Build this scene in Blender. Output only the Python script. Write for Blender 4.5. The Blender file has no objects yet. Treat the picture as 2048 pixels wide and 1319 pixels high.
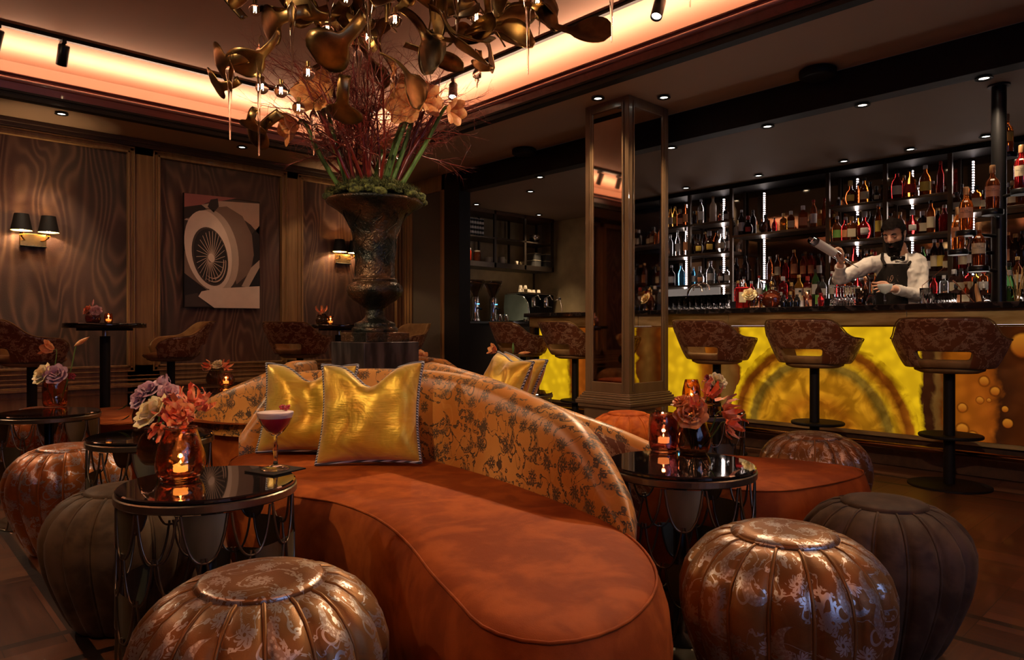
import bpy, bmesh, math, random
from mathutils import Vector, Matrix, noise
random.seed(7)
scene = bpy.context.scene
COL = scene.collection
PI = math.pi
# ---------------------------------------------------------------- camera, world, exposure
# the photograph: 2048x1319, horizon on the middle row; room axes X (to the back bar) and Y (to the panelled wall)
FOC = 1395.7; EYE = 0.95
FX, FY, RX, RY = .6842, .7295, .7295, -.6842
cam_d = bpy.data.cameras.new('camera'); cam = bpy.data.objects.new('camera', cam_d); COL.objects.link(cam)
cam_d.sensor_width = 36; cam_d.lens = FOC / 2048 * 36; cam_d.clip_start = .05
cam.location = (0, 0, EYE)
cam.rotation_euler = (PI / 2, 0, -math.atan2(FX, FY))
scene.camera = cam
vs = scene.view_settings
vs.view_transform = 'Standard'; vs.look = 'None'; vs.gamma = 1; vs.use_curve_mapping = False
vs.exposure = 0.0
wd = bpy.data.worlds.new('world'); scene.world = wd; wd.use_nodes = True
wd.node_tree.nodes['Background'].inputs[0].default_value = (.5, .42, .4, 1)
wd.node_tree.nodes['Background'].inputs[1].default_value = .03
def light(kind, name, loc, energy, color, target=None, **kw):
    d = bpy.data.lights.new(name, kind); d.energy = energy; d.color = color
    for k, v in kw.items(): setattr(d, k, v)
    o = bpy.data.objects.new(name, d); COL.objects.link(o); o.location = loc
    if target is not None:
        o.rotation_euler = (Vector(target) - Vector(loc)).to_track_quat('-Z', 'Y').to_euler()
    return o
WARM = (1, .72, .46); AMB = (1, .60, .30)
# cove strips: area lights lying in the pocket above the cornice, facing the recessed ceiling
CX0, CX1, CY0, CY1 = -1.6, 4.105, -1.1, 6.794           # edge of the ceiling recess
ZS, ZR, ZL, ZB = 2.81, 3.25, 2.995, 2.573                # soffit, recess ceiling, cornice lip, ceiling behind the beam
COVE = 12
for nm, loc, sz in (('cove_strip', (CX1 + .055, (CY0 + CY1) / 2, 3.0), (.05, CY1 - CY0)), ('cove_strip', (CX0 - .055, (CY0 + CY1) / 2, 3.0), (.05, CY1 - CY0)),
                    ('cove_strip', ((CX0 + CX1) / 2, CY1 + .055, 3.0), (CX1 - CX0, .05)), ('cove_strip', ((CX0 + CX1) / 2, CY0 - .055, 3.0), (CX1 - CX0, .05))):
    o = light('AREA', nm, loc, COVE * max(sz), (1, .67, .44), shape='RECTANGLE', size=sz[0], size_y=sz[1])
    o.rotation_euler = (PI, 0, 0)
# ---------------------------------------------------------------- helpers
def W(px, py, z):            # point of the photograph on the level z
    d = FOC * (EYE - z) / (py - 659.5); l = d * (px - 1024) / FOC
    return Vector((FX * d + RX * l, FY * d + RY * l, z))
def V(px, py, d):            # point of the photograph at depth d
    l = d * (px - 1024) / FOC
    return Vector((FX * d + RX * l, FY * d + RY * l, EYE - (py - 659.5) * d / FOC))
def PX(px, X, py=659.5):     # ... on the plane x = X
    t = (px - 1024) / FOC; return V(px, py, X / (FX + RX * t))
def PY(px, Y, py=659.5):
    t = (px - 1024) / FOC; return V(px, py, Y / (FY + RY * t))
def proj(p):
    d = FX * p[0] + FY * p[1]; l = RX * p[0] + RY * p[1]
    return 1024 + FOC * l / d, 659.5 - FOC * (p[2] - EYE) / d, d
def lerp(a, b, t): return a + (b - a) * t
def interp(tab, x):
    if x <= tab[0][0]: return tab[0][1]
    for (a, b), (c, e) in zip(tab, tab[1:]):
        if x <= c: return lerp(b, e, (x - a) / (c - a))
    return tab[-1][1]
def spline(pts, n, closed=False):
    P = [Vector(p) for p in pts]; m = len(P); out = []
    segs = m if closed else m - 1
    def g(i):
        if closed: return P[i % m]
        if i < 0: return P[0] * 2 - P[1]
        if i >= m: return P[-1] * 2 - P[-2]
        return P[i]
    for s in range(segs):
        p0, p1, p2, p3 = g(s - 1), g(s), g(s + 1), g(s + 2)
        for k in range(n):
            t = k / n
            out.append(.5 * (2 * p1 + (p2 - p0) * t + (2 * p0 - 5 * p1 + 4 * p2 - p3) * t * t + (3 * p1 - p0 - 3 * p2 + p3) * t ** 3))
    if not closed: out.append(P[-1].copy())
    return out
def resample(P, n, closed=False):
    Q = list(P) + ([P[0]] if closed else [])
    L = [0]
    for a, b in zip(Q, Q[1:]): L.append(L[-1] + (b - a).length)
    out = []; m = n if closed else n - 1; j = 0
    for i in range(n):
        s = L[-1] * i / m
        while j < len(L) - 2 and L[j + 1] < s: j += 1
        k = (s - L[j]) / max(1e-9, L[j + 1] - L[j]); out.append(Q[j].lerp(Q[j + 1], min(1, k)))
    return out
class MB:
    def __init__(s): s.v = []; s.f = []; s.m = []; s.s = []; s.uv = []
    def add(s, vs_, fs, m=0, sm=True, uvs=None):
        b = len(s.v); s.v += [tuple(q) for q in vs_]
        for f in fs:
            s.f.append(tuple(b + i for i in f)); s.m.append(m); s.s.append(sm)
            s.uv.append([uvs[i] for i in f] if uvs else None)
        return s
    def grid(s, rows, m=0, sm=True, closed=False, uvs=None, skip=None):
        nr, nc = len(rows), len(rows[0]); vs_ = [q for r in rows for q in r]; fs = []
        b = len(s.v); s.v += [tuple(q) for q in vs_]
        for i in range(nr - 1):
            for j in range(nc if closed else nc - 1):
                if skip and skip(i, j): continue
                k = (j + 1) % nc
                s.f.append((b + i * nc + j, b + i * nc + k, b + (i + 1) * nc + k, b + (i + 1) * nc + j)); s.m.append(m); s.s.append(sm)
                if uvs:
                    u = lambda a, c: uvs[a][c]
                    if closed and k == 0 and len(uvs[0]) > nc: s.uv.append([u(i, j), u(i, nc), u(i + 1, nc), u(i + 1, j)])
                    else: s.uv.append([u(i, j), u(i, k), u(i + 1, k), u(i + 1, j)])
                else: s.uv.append(None)
        return s
    def box(s, c, sz, m=0, rz=0, M=None):
        x, y, z = [q / 2 for q in sz]; P = []
        for a in (-x, x):
            for b in (-y, y):
                for d in (-z, z): P.append(Vector((a, b, d)))
        R = M if M is not None else Matrix.Rotation(rz, 3, 'Z')
        P = [R @ p + Vector(c) for p in P]
        return s.add(P, [(0, 1, 3, 2), (4, 6, 7, 5), (0, 4, 5, 1), (2, 3, 7, 6), (0, 2, 6, 4), (1, 5, 7, 3)], m, False)
    def bx(s, x0, x1, y0, y1, z0, z1, m=0):
        return s.box(((x0 + x1) / 2, (y0 + y1) / 2, (z0 + z1) / 2), (abs(x1 - x0), abs(y1 - y0), abs(z1 - z0)), m)
    def lathe(s, prof, n=24, c=(0, 0, 0), m=0, cap=True, sm=True, M=None, lobes=0, depth=0, flat=0, us=.25, planar=False):
        rows = []; uvs = []; L = 0; c = Vector(c)
        for i, (r, z) in enumerate(prof):
            if i: L += math.hypot(r - prof[i - 1][0], z - prof[i - 1][1])
            row = []
            for k in range(n):
                a = 2 * PI * k / n; rr = r
                if lobes: rr = r * (1 - depth * (1 - abs(math.sin(a * lobes / 2))) ** 2)
                p = Vector((rr * math.cos(a), rr * math.sin(a) * (1 - flat), z))
                row.append((M @ p if M is not None else p) + c)
            rows.append(row); uvs.append([(row[k % n][0] + .3, row[k % n][1] + .2) if planar else (2 * PI * k / n * us, L) for k in range(n + 1)])
        s.grid(rows, m, sm, True, uvs)
        if cap:
            for i, (r, z) in ((0, prof[0]), (len(prof) - 1, prof[-1])):
                if r > 1e-4:
                    f = list(range(n)); f = f[::-1] if i == 0 else f
                    s.add(rows[i], [f], m, sm, [(q[0], q[1]) for q in rows[i]])
        return s
    def tube(s, path, r, n=8, m=0, closed=False, caps=True, sm=True):
        P = [Vector(p) for p in path]; N = len(P); rows = []
        T = []
        for i in range(N):
            if closed: t = P[(i + 1) % N] - P[i - 1]
            else: t = P[min(i + 1, N - 1)] - P[max(i - 1, 0)]
            T.append(t.normalized() if t.length > 1e-9 else Vector((0, 0, 1)))
        u = T[0].orthogonal().normalized()
        for i in range(N):
            u = (u - T[i] * u.dot(T[i]))
            u = u.normalized() if u.length > 1e-6 else T[i].orthogonal().normalized()
            w = T[i].cross(u); rr = r[i] if isinstance(r, (list, tuple)) else r
            rows.append([P[i] + (u * math.cos(2 * PI * k / n) + w * math.sin(2 * PI * k / n)) * rr for k in range(n)])
        if closed: rows.append(rows[0])
        s.grid(rows, m, sm, True)
        if caps and not closed:
            s.add(rows[0], [list(range(n))[::-1]], m, sm); s.add(rows[-1], [list(range(n))], m, sm)
        return s
    def ell(s, c, r, n=12, m=0, M=None, k=8):
        rows = []; c = Vector(c)
        if not isinstance(r, (tuple, list)): r = (r, r, r)
        for i in range(k + 1):
            a = PI * i / k; row = []
            for j in range(n):
                b = 2 * PI * j / n
                p = Vector((r[0] * math.sin(a) * math.cos(b), r[1] * math.sin(a) * math.sin(b), -r[2] * math.cos(a)))
                row.append((M @ p if M is not None else p) + c)
            rows.append(row)
        return s.grid(rows, m, True, True)
    def build(s, name, mats, parent=None, loc=None, rz=None, merge=False):
        me = bpy.data.meshes.new(name); me.from_pydata(s.v, [], s.f)
        for i, p in enumerate(me.polygons): p.material_index = s.m[i]; p.use_smooth = s.s[i]
        if any(s.uv):
            l = me.uv_layers.new(name='uv'); k = 0
            for i, f in enumerate(s.f):
                for j in range(len(f)):
                    l.data[k].uv = s.uv[i][j] if s.uv[i] else (0, 0); k += 1
        if merge:
            bm = bmesh.new(); bm.from_mesh(me); bmesh.ops.remove_doubles(bm, verts=bm.verts, dist=1e-5); bm.to_mesh(me); bm.free()
        for mt in (mats if isinstance(mats, (list, tuple)) else [mats]): me.materials.append(mt)
        o = bpy.data.objects.new(name, me); COL.objects.link(o)
        if parent: o.parent = parent
        if loc is not None: o.location = loc
        if rz is not None: o.rotation_euler = (0, 0, rz)
        return o
def bev(o, w=.004, n=2):
    m = o.modifiers.new('bevel', 'BEVEL'); m.width = w; m.segments = n; m.limit_method = 'ANGLE'; return o
def tag(o, label, cat, group=None, kind=None):
    if label: o['label'] = label
    if cat: o['category'] = cat
    if group: o['group'] = group
    if kind: o['kind'] = kind
    return o
def thing(name, label, cat, loc=(0, 0, 0), rz=0, group=None):
    o = bpy.data.objects.new(name, None); COL.objects.link(o); o.empty_display_size = .05
    o.location = loc; o.rotation_euler = (0, 0, rz); return tag(o, label, cat, group)
def struct(o, label=None):
    o['kind'] = 'structure'
    if label: o['label'] = label
    return o
def copy_tree(o, loc=None, rz=None, label=None, group=None, parent=None):
    c = o.copy(); COL.objects.link(c)
    if parent: c.parent = parent
    for ch in list(o.children): copy_tree(ch, parent=c)
    if loc is not None: c.location = loc
    if rz is not None: c.rotation_euler = (0, 0, rz)
    if label: c['label'] = label
    if group: c['group'] = group
    return c
# ---------------------------------------------------------------- materials
class E:                     # node expression: arithmetic on sockets builds Math nodes
    def __init__(s, nt, x): s.nt = nt; s.x = x
    def op(s, o, *a):
        n = s.nt.nodes.new('ShaderNodeMath'); n.operation = o
        for i, q in enumerate((s,) + a):
            q = q.x if isinstance(q, E) else q
            if isinstance(q, (int, float)): n.inputs[i].default_value = q
            else: s.nt.links.new(q, n.inputs[i])
        return E(s.nt, n.outputs[0])
    def __add__(s, o): return s.op('ADD', o)
    __radd__ = __add__
    def __sub__(s, o): return s.op('SUBTRACT', o)
    def __rsub__(s, o): return (s * -1) + o
    def __mul__(s, o): return s.op('MULTIPLY', o)
    __rmul__ = __mul__
    def __truediv__(s, o): return s.op('DIVIDE', o)
    def lt(s, o): return s.op('LESS_THAN', o)
    def gt(s, o): return s.op('GREATER_THAN', o)
    def abs(s): return s.op('ABSOLUTE')
    def sin(s): return s.op('SINE')
    def sqrt(s): return s.op('SQRT')
    def frac(s): return s.op('FRACT')
    def floor(s): return s.op('FLOOR')
    def max(s, o): return s.op('MAXIMUM', o)
    def min(s, o): return s.op('MINIMUM', o)
    def atan2(s, o): return s.op('ARCTAN2', o)
    def step(s, a, b):       # smooth ramp a..b -> 0..1
        n = s.nt.nodes.new('ShaderNodeMapRange'); n.interpolation_type = 'SMOOTHSTEP'
        s.nt.links.new(s.x, n.inputs[0]); n.inputs[1].default_value = a; n.inputs[2].default_value = b
        return E(s.nt, n.outputs[0])
class MAT:
    def __init__(s, name, color=(.5, .5, .5), rough=.5, metal=0, **kw):
        s.m = bpy.data.materials.new(name); s.m.use_nodes = True; s.nt = s.m.node_tree
        s.b = s.nt.nodes['Principled BSDF']; s.set('Base Color', color); s.set('Roughness', rough); s.set('Metallic', metal)
        for k, v in kw.items(): s.set(k.replace('_', ' '), v)
    def set(s, k, v):
        i = s.b.inputs[k]
        if isinstance(v, E): s.nt.links.new(v.x, i)
        elif isinstance(v, bpy.types.NodeSocket): s.nt.links.new(v, i)
        elif isinstance(v, (tuple, list)): i.default_value = (*v, 1) if len(v) == 3 else v
        else: i.default_value = v
        return s
    def coord(s, which='Object', sc=(1, 1, 1), rot=(0, 0, 0), loc=(0, 0, 0)):
        t = s.nt.nodes.new('ShaderNodeTexCoord'); mp = s.nt.nodes.new('ShaderNodeMapping')
        mp.inputs[3].default_value = sc; mp.inputs[2].default_value = rot; mp.inputs[1].default_value = loc
        s.nt.links.new(t.outputs[which], mp.inputs[0]); return mp.outputs[0]
    def sep(s, v):
        n = s.nt.nodes.new('ShaderNodeSeparateXYZ'); s.nt.links.new(v, n.inputs[0]); return [E(s.nt, o) for o in n.outputs]
    def comb(s, x, y, z=0):
        n = s.nt.nodes.new('ShaderNodeCombineXYZ')
        for i, q in enumerate((x, y, z)):
            if isinstance(q, E): s.nt.links.new(q.x, n.inputs[i])
            else: n.inputs[i].default_value = q
        return n.outputs[0]
    def noise(s, v, sc=5, det=2, dist=0, rough=.5, col=False):
        n = s.nt.nodes.new('ShaderNodeTexNoise'); s.nt.links.new(v, n.inputs['Vector'])
        n.inputs['Scale'].default_value = sc; n.inputs['Detail'].default_value = det; n.inputs['Distortion'].default_value = dist; n.inputs['Roughness'].default_value = rough
        return n.outputs['Color'] if col else E(s.nt, n.outputs['Fac'])
    def vor(s, v, sc=5, feat='F1', dim='3D', rnd=1):
        n = s.nt.nodes.new('ShaderNodeTexVoronoi'); n.feature = feat; n.voronoi_dimensions = dim
        s.nt.links.new(v, n.inputs['Vector']); n.inputs['Scale'].default_value = sc; n.inputs['Randomness'].default_value = rnd
        return n
    def wave(s, v, sc, dist, det=2, dsc=1, dirn='X'):
        n = s.nt.nodes.new('ShaderNodeTexWave'); s.nt.links.new(v, n.inputs['Vector']); n.bands_direction = dirn
        n.inputs['Scale'].default_value = sc; n.inputs['Distortion'].default_value = dist; n.inputs['Detail'].default_value = det; n.inputs['Detail Scale'].default_value = dsc
        return E(s.nt, n.outputs['Fac'])
    def ramp(s, f, stops, interp_='LINEAR'):
        n = s.nt.nodes.new('ShaderNodeValToRGB'); s.nt.links.new(f.x, n.inputs[0]); n.color_ramp.interpolation = interp_
        e = n.color_ramp.elements
        while len(e) < len(stops): e.new(.5)
        for i, (p, c) in enumerate(stops): e[i].position = p; e[i].color = (*c, 1)
        return n.outputs[0]
    def mix(s, f, a, b, blend='MIX'):
        n = s.nt.nodes.new('ShaderNodeMix'); n.data_type = 'RGBA'; n.blend_type = blend
        for i, q in ((0, f), (6, a), (7, b)):
            if isinstance(q, E): s.nt.links.new(q.x, n.inputs[i])
            elif isinstance(q, bpy.types.NodeSocket): s.nt.links.new(q, n.inputs[i])
            elif isinstance(q, (tuple, list)): n.inputs[i].default_value = (*q, 1)
            else: n.inputs[i].default_value = q
        return n.outputs[2]
    def bump(s, h, st=.3, dist=.01):
        n = s.nt.nodes.new('ShaderNodeBump'); n.inputs['Strength'].default_value = st; n.inputs['Distance'].default_value = dist
        s.nt.links.new(h.x, n.inputs['Height']); s.nt.links.new(n.outputs[0], s.b.inputs['Normal']); return s
def plain(name, c, rough=.5, metal=0, var=.15, sc=12, bump=0, **kw):
    m = MAT(name, c, rough, metal, **kw); v = m.coord(); n = m.noise(v, sc, 3)
    m.set('Base Color', m.mix(n, tuple(q * (1 - var) for q in c), tuple(min(1, q * (1 + var)) for q in c)))
    if bump: m.bump(n, bump, .005)
    return m.m
def emis(name, c, st):
    m = MAT(name, (0, 0, 0), .5); m.set('Emission Color', c); m.set('Emission Strength', st); return m.m
def glass(name, c, rough=.03, tr=1.0, ior=1.45, **kw):
    m = MAT(name, c, rough, 0, IOR=ior, **kw); m.set('Transmission Weight', tr)
    n = m.noise(m.coord(), 20, 2); m.set('Roughness', n * .03 + rough); return m.m
def brocade(name, base, base2, thread, sc=1.0, dens=.5, trough=.3, tmetal=.7, brough=.38, bm=0):
    m = MAT(name, base, brough); uv = m.coord('UV', (sc, sc, sc))
    wv = m.noise(uv, 9, 2, col=True)
    u, v, _ = m.sep(uv)
    wx, wy, _ = m.sep(wv); U = u + (wx - .5) * .035; Vv = v + (wy - .5) * .035; q = m.comb(U, Vv)
    n1 = m.noise(m.comb(U, Vv), 6.5, 2, .4); vine = (n1 - .5).abs().lt(.0065).max((n1 - .62).abs().lt(.004))
    def cells(scale, off):
        k = m.vor(m.comb(U + off, Vv), scale, 'F1', '2D', .8)
        x, y, _ = m.sep(k.outputs['Position']); a = (U + off) - x ; b = Vv - y
        return a * scale, b * scale, m.sep(k.outputs['Color'])
    a, b, c1 = cells(9, 0); r = (a * a + b * b).sqrt(); th = b.atan2(a)
    fl = r.lt(((th * 4).sin().abs()) * .12 + .2) * (r.gt(.05)) * ((th * 8 + r * 30).sin().gt(-.75)).max(r.lt(.12)) * c1[0].gt(1 - dens)
    a, b, c2 = cells(5, 3.3); r2 = (a * a + b * b).sqrt(); aa = a - .13; bb = b - .07
    cres = r2.lt(.34) * ((aa * aa + bb * bb).sqrt().gt(.29)) * c2[1].gt(.25)
    a2 = a + .28; b2 = b + .2; rr = (a2 * a2 + b2 * b2).sqrt(); hook = (rr - .13).abs().lt(.02) * (a2 + b2).lt(.07) * c2[1].gt(.25)
    k = m.vor(q, 34, 'F1', '2D'); dk = E(m.nt, k.outputs['Distance']); lf = dk.lt(.36) * dk.gt(.10) * ((n1 - .5).abs().lt(.035)).max((n1 - .62).abs().lt(.02) * dk.lt(.25))
    k3 = m.vor(q, 70, 'F1', '2D'); lace = E(m.nt, k3.outputs['Distance']).gt(.34) * cres
    msk = vine.max(fl).max(cres - lace * .6).max(hook).max(lf)
    sh = m.noise(m.coord('UV', (1, 1, 1)), 2.2, 2); ghost = (m.noise(uv, 5.2, 1) - .47).abs().lt(.014) * .25
    bc = m.mix(sh.step(.35, .65), base, base2); bc = m.mix(ghost, bc, base2)
    m.set('Base Color', m.mix(msk, bc, thread)); m.set('Roughness', msk * (trough - brough) + brough); m.set('Metallic', msk * (tmetal - bm) + bm)
    m.set('Sheen Weight', .05); m.set('Specular IOR Level', .35); m.set('Anisotropic', .5)
    w = m.noise(uv, 300, 1); m.bump(msk * .6 + w * .3 + m.noise(uv, 3, 2) * .5, .3, .004); return m.m
def velvet(name, c, c2, rough=.75, sheen=.8, tint=None):
    m = MAT(name, c, rough); v = m.coord('Object'); n = m.noise(v, 5.5, 4, 1.2); n2 = m.noise(v, 22, 3)
    f = (n * .75 + n2 * .25).step(.38, .62)
    m.set('Base Color', m.mix(f, c, c2)); m.set('Sheen Weight', sheen * .22); m.set('Sheen Roughness', .3); m.set('Sheen Tint', tint or c2); m.set('Specular IOR Level', .12)
    m.bump(n2 + m.noise(v, 400, 1) * .4, .25, .003); return m.m
def wood(name, c, c2, rough=.4, ax=2, sc=1, coat=.1):
    m = MAT(name, c, rough); s = [22 * sc] * 3; s[ax] = 1.6 * sc
    v = m.coord('Object', s); n = m.noise(v, 1, 5, .6)
    m.set('Base Color', m.mix(n.step(.3, .7), c, c2)); m.set('Coat Weight', coat); m.bump(n, .12, .004); return m.m
M = {}
M['brocade_gold'] = brocade('brocade_gold', (.54, .20, .030), (.68, .33, .080), (.13, .085, .05), 1.4, .62, .38, .35, .34)
M['brocade_pouf'] = brocade('brocade_pouf', (.21, .075, .014), (.30, .155, .045), (.52, .47, .42), 1.6, .55, .30, .8, .40, .5)
M['brocade_orange'] = brocade('brocade_orange', (.34, .10, .02), (.42, .17, .04), (.52, .48, .50), 1.6, .5, .30, .8, .40, .45)
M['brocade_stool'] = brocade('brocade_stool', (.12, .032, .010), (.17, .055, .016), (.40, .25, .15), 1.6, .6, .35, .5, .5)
M['rust_velvet'] = velvet('rust_velvet', (.25, .048, .006), (.39, .088, .012), .7, .0)
M['orange_velvet'] = velvet('orange_velvet', (.42, .075, .010), (.78, .20, .03), .6, .6)
M['grey_velvet'] = velvet('grey_velvet', (.055, .034, .019), (.120, .076, .042), .6, .7, (.4, .35, .35))
M['tan_velvet'] = velvet('tan_velvet', (.19, .10, .035), (.28, .16, .06), .7, .5)
M['maroon_velvet'] = velvet('maroon_velvet', (.10, .014, .008), (.16, .03, .012))
m = MAT('gold_satin', (.6, .36, .03), .3); v = m.coord('Object', (6, 6, 60)); n = m.noise(v, 4, 3); n2 = m.noise(m.coord(), 9, 3, 1)
m.set('Base Color', m.mix(n2.step(.3, .7), (.62, .33, .012), (.80, .58, .05))); m.set('Metallic', .45); m.set('Roughness', n * .15 + .32); m.set('Sheen Weight', .4)
m.bump(n2 * 1.2 + n * .15, .3, .02); M['gold_satin'] = m.m
m = MAT('rope', (.3, .3, .3), .5); u = m.sep(m.coord('Object'))
w = ((u[0] + u[1] * 1.3 + u[2]) * 420).sin(); m.set('Base Color', m.mix(w.step(-.4, .4), (.05, .05, .06), (.5, .5, .52))); m.bump(w, .6, .002); M['rope'] = m.m
M['black_metal'] = plain('black_metal', (.012, .012, .013), .35, .6)
M['black_matte'] = plain('black_matte', (.008, .006, .005), .6, Specular_IOR_Level=.2)
M['black_lacquer'] = plain('black_lacquer', (.006, .005, .005), .12, Coat_Weight=.6)
M['bronze_rim'] = plain('bronze_rim', (.20, .17, .12), .3, .9)
M['brass'] = plain('brass', (.75, .48, .16), .22, 1)
M['chrome'] = plain('chrome', (.75, .74, .72), .12, 1)
M['steel'] = plain('steel', (.45, .44, .42), .25, 1)
M['copper'] = plain('copper', (.80, .42, .26), .18, 1)
M['glass_black'] = plain('glass_black', (.008, .006, .006), .04, 0, 0, Coat_Weight=1.0, Coat_Roughness=.02)
m = MAT('antique_brass', (.2, .2, .12), .35, .95); n = m.noise(m.coord('Object', (9, 9, 1.5)), 1, 4); m.set('Base Color', m.mix(n.step(.3, .7), (.12, .115, .06), (.27, .28, .18))); m.set('Roughness', n * .15 + .38); M['antique_brass'] = m.m
m = MAT('chandelier_bronze', (.2, .12, .05), .3, 1); n = m.noise(m.coord(), 7, 4, .5); m.set('Base Color', m.mix(n.step(.3, .75), (.13, .085, .04), (.55, .34, .12))); m.set('Roughness', n * .25 + .2); M['chandelier_bronze'] = m.m
m = MAT('urn_bronze', (.12, .09, .06), .3, .75); v = m.coord(); n = m.noise(v, 5, 6, .4); d = m.noise(v, 38, 3, 1.5)
m.set('Base Color', m.mix(n.step(.42, .62), (.028, .032, .026), (.15, .085, .042))); m.set('Roughness', d * .3 + .16); m.bump(d + n * 2, .6, .012); M['urn_bronze'] = m.m
m = MAT('plinth_metal', (.1, .09, .085), .38, .7); n = m.noise(m.coord('Object', (14, 14, 3)), 1, 6); m.set('Base Color', m.mix(n.step(.35, .7), (.045, .04, .04), (.17, .15, .145))); m.set('Roughness', n * .2 + .3); M['plinth_metal'] = m.m
M['wood_frame'] = wood('wood_frame', (.20, .10, .034), (.29, .155, .055), .42)
M['wood_dark'] = wood('wood_dark', (.05, .022, .010), (.08, .036, .016), .45, 0)
M['wood_column'] = wood('wood_column', (.15, .088, .042), (.18, .108, .053), .34, 2, .5)
M['mahogany'] = wood('mahogany', (.115, .030, .028), (.16, .048, .04), .35, 0, 1, .3)
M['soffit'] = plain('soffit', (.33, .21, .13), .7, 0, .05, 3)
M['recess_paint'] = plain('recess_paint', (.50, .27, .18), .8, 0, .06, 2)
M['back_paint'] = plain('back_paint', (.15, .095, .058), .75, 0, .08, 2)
M['plaster_gold'] = plain('plaster_gold', (.36, .26, .13), .6, 0, .4, 5, .2)
# moire wall covering: watered silk stripes that catch the sconces
m = MAT('moire', (.14, .08, .05), .45); v = m.coord('Object', (1, 1, .20)); nn = m.noise(m.coord('Object', (1.5, 1.5, .42)), 1.3, 2, .35); xx_, yy_, _z = m.sep(m.coord('Object')); w = (nn * 120 + xx_ * 62 + yy_ * 62).sin() * .5 + .5; w = w * w * (m.noise(m.coord(), 1.1, 2).step(.35, .62) * .8 + .2); fine = m.noise(m.coord('Object', (30, 30, 260)), 1, 3); sp = m.noise(m.coord(), 160, 2)
big = m.noise(m.coord(), .8, 2)
m.set('Base Color', m.mix(w, m.mix(big.step(.35, .65), (.062, .040, .027), (.085, .034, .024)), (.22, .125, .075))); m.set('Metallic', w * .35 + .1); m.set('Roughness', (1 - w) * .25 + fine * .2 + .22)
m.bump(w * .2 + fine * .8 + sp * 1.0, .45, .005); M['moire'] = m.m
m = MAT('grey_linen', (.08, .062, .045), .7); n = m.noise(m.coord('Object', (200, 200, 20)), 1, 2); m.set('Base Color', m.mix(n, (.055, .042, .03), (.10, .078, .056))); M['grey_linen'] = m.m
# floor: oak panels with dark inlay lines
m = MAT('parquet', (.1, .05, .03), .38); v = m.coord(); x, y, _ = m.sep(v)
cx = (x / .62).floor(); cy = (y / .62).floor(); chk = ((cx + cy) / 2).frac().gt(.25)
ga = m.noise(m.coord('Object', (2.2, 40, 1)), 1, 5, .5); gb = m.noise(m.coord('Object', (40, 2.2, 1)), 1, 5, .5)
g = ga * chk + gb * (1 - chk); pl = ((y / .155).floor() * chk * 1.37 + (x / .155).floor() * (1 - chk) * 2.11 + cx * .7 + cy * 1.9).sin() * .5 + .5
seam = ((y / .155).frac() * chk + (x / .155).frac() * (1 - chk)).lt(.02)
bc = m.mix((g * .7 + pl * .3).step(.3, .7), (.075, .028, .012), (.165, .068, .030)); bc = m.mix(seam, bc, (.03, .015, .01))
xx = ((x - .26) / 2.2).frac(); yy = ((y - .12) / 2.2).frac(); inl = xx.lt(.016).max((xx - .11).abs().lt(.008)).max(yy.lt(.016)).max((yy - .11).abs().lt(.008))
m.set('Base Color', m.mix(inl, bc, (.012, .009, .008))); m.set('Roughness', g * .2 + .3); m.set('Coat Weight', .15); m.bump(g * .5 - seam, .2, .004); M['parquet'] = m.m
m = MAT('mirror', (.62, .52, .44), .03, 1); M['mirror'] = m.m
n = m.noise(m.coord(), 3, 4); m.set('Base Color', m.mix(n.step(.3, .8), (.55, .46, .38), (.68, .58, .5))); m.set('Roughness', .03)
m = MAT('bar_mirror', (.30, .24, .19), .06, 1); n = m.noise(m.coord(), 4, 4); m.set('Base Color', m.mix(n, (.26, .2, .15), (.36, .29, .23))); M['bar_mirror'] = m.m
m = MAT('counter_stone', (.02, .018, .018), .08, 0); n = m.noise(m.coord(), 14, 6, 1); m.set('Base Color', m.mix(n.step(.5, .7), (.012, .010, .010), (.06, .045, .04))); m.set('Coat Weight', .5); M['counter_stone'] = m.m
m = MAT('brass_fascia', (.35, .25, .1), .35, .85); n = m.noise(m.coord('Object', (2, 2, 12)), 2, 4); m.set('Base Color', m.mix(n.step(.3, .7), (.36, .25, .09), (.60, .47, .22))); m.set('Roughness', .5); M['brass_fascia'] = m.m
def PXY(px, py):
    t = (px - 1024) / FOC; d = 5.25 / (FX + RX * t); return d * (FY + RY * t), EYE - (py - 659.5) * d / FOC
# backlit onyx: colour depends on place along the bar (world y, z); the slab itself glows
m = MAT('onyx', (.02, .01, 0), .15); v = m.coord(); x, y, z = m.sep(v)
wn = m.sep(m.noise(v, 2.2, 5, .6, .6, True)); fn = m.noise(v, 16, 4, .5); bl = m.vor(v, 13, 'SMOOTH_F1'); bd = E(m.nt, bl.outputs['Distance'])
yw = y + (wn[0] - .5) * .22 + (fn - .5) * .03
YEL = (.92, .53, .008); AM = (.40, .10, .005); BR = (.12, .022, .002); OR = (.40, .085, .006); DK = (.040, .010, .003); TAN = (.22, .10, .02)
def st(p): return max(0, min(1, (p + .7) / 6.2))
base = m.ramp((yw + .7) / 6.2, [(0, BR), (st(.55), DK), (st(.85), BR), (st(1.13), DK), (st(1.15), OR), (st(1.36), AM), (st(1.40), BR), (st(1.45), TAN), (st(1.475), DK), (st(1.53), DK), (st(1.537), YEL), (st(2.86), YEL), (st(2.88), BR),
    (st(3.0), TAN), (st(3.14), BR), (st(3.24), AM), (st(3.34), YEL), (st(3.9), (.8, .4, .01)), (st(4.1), YEL), (st(4.35), BR), (st(4.62), OR), (st(4.74), BR), (st(4.77), YEL), (1, YEL)])
ya = y - 2.26; za = z - .16; r = ((ya * ya) / .88 + za * za).sqrt() + (wn[1] - .5) * .10 + (fn - .5) * .035
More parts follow.
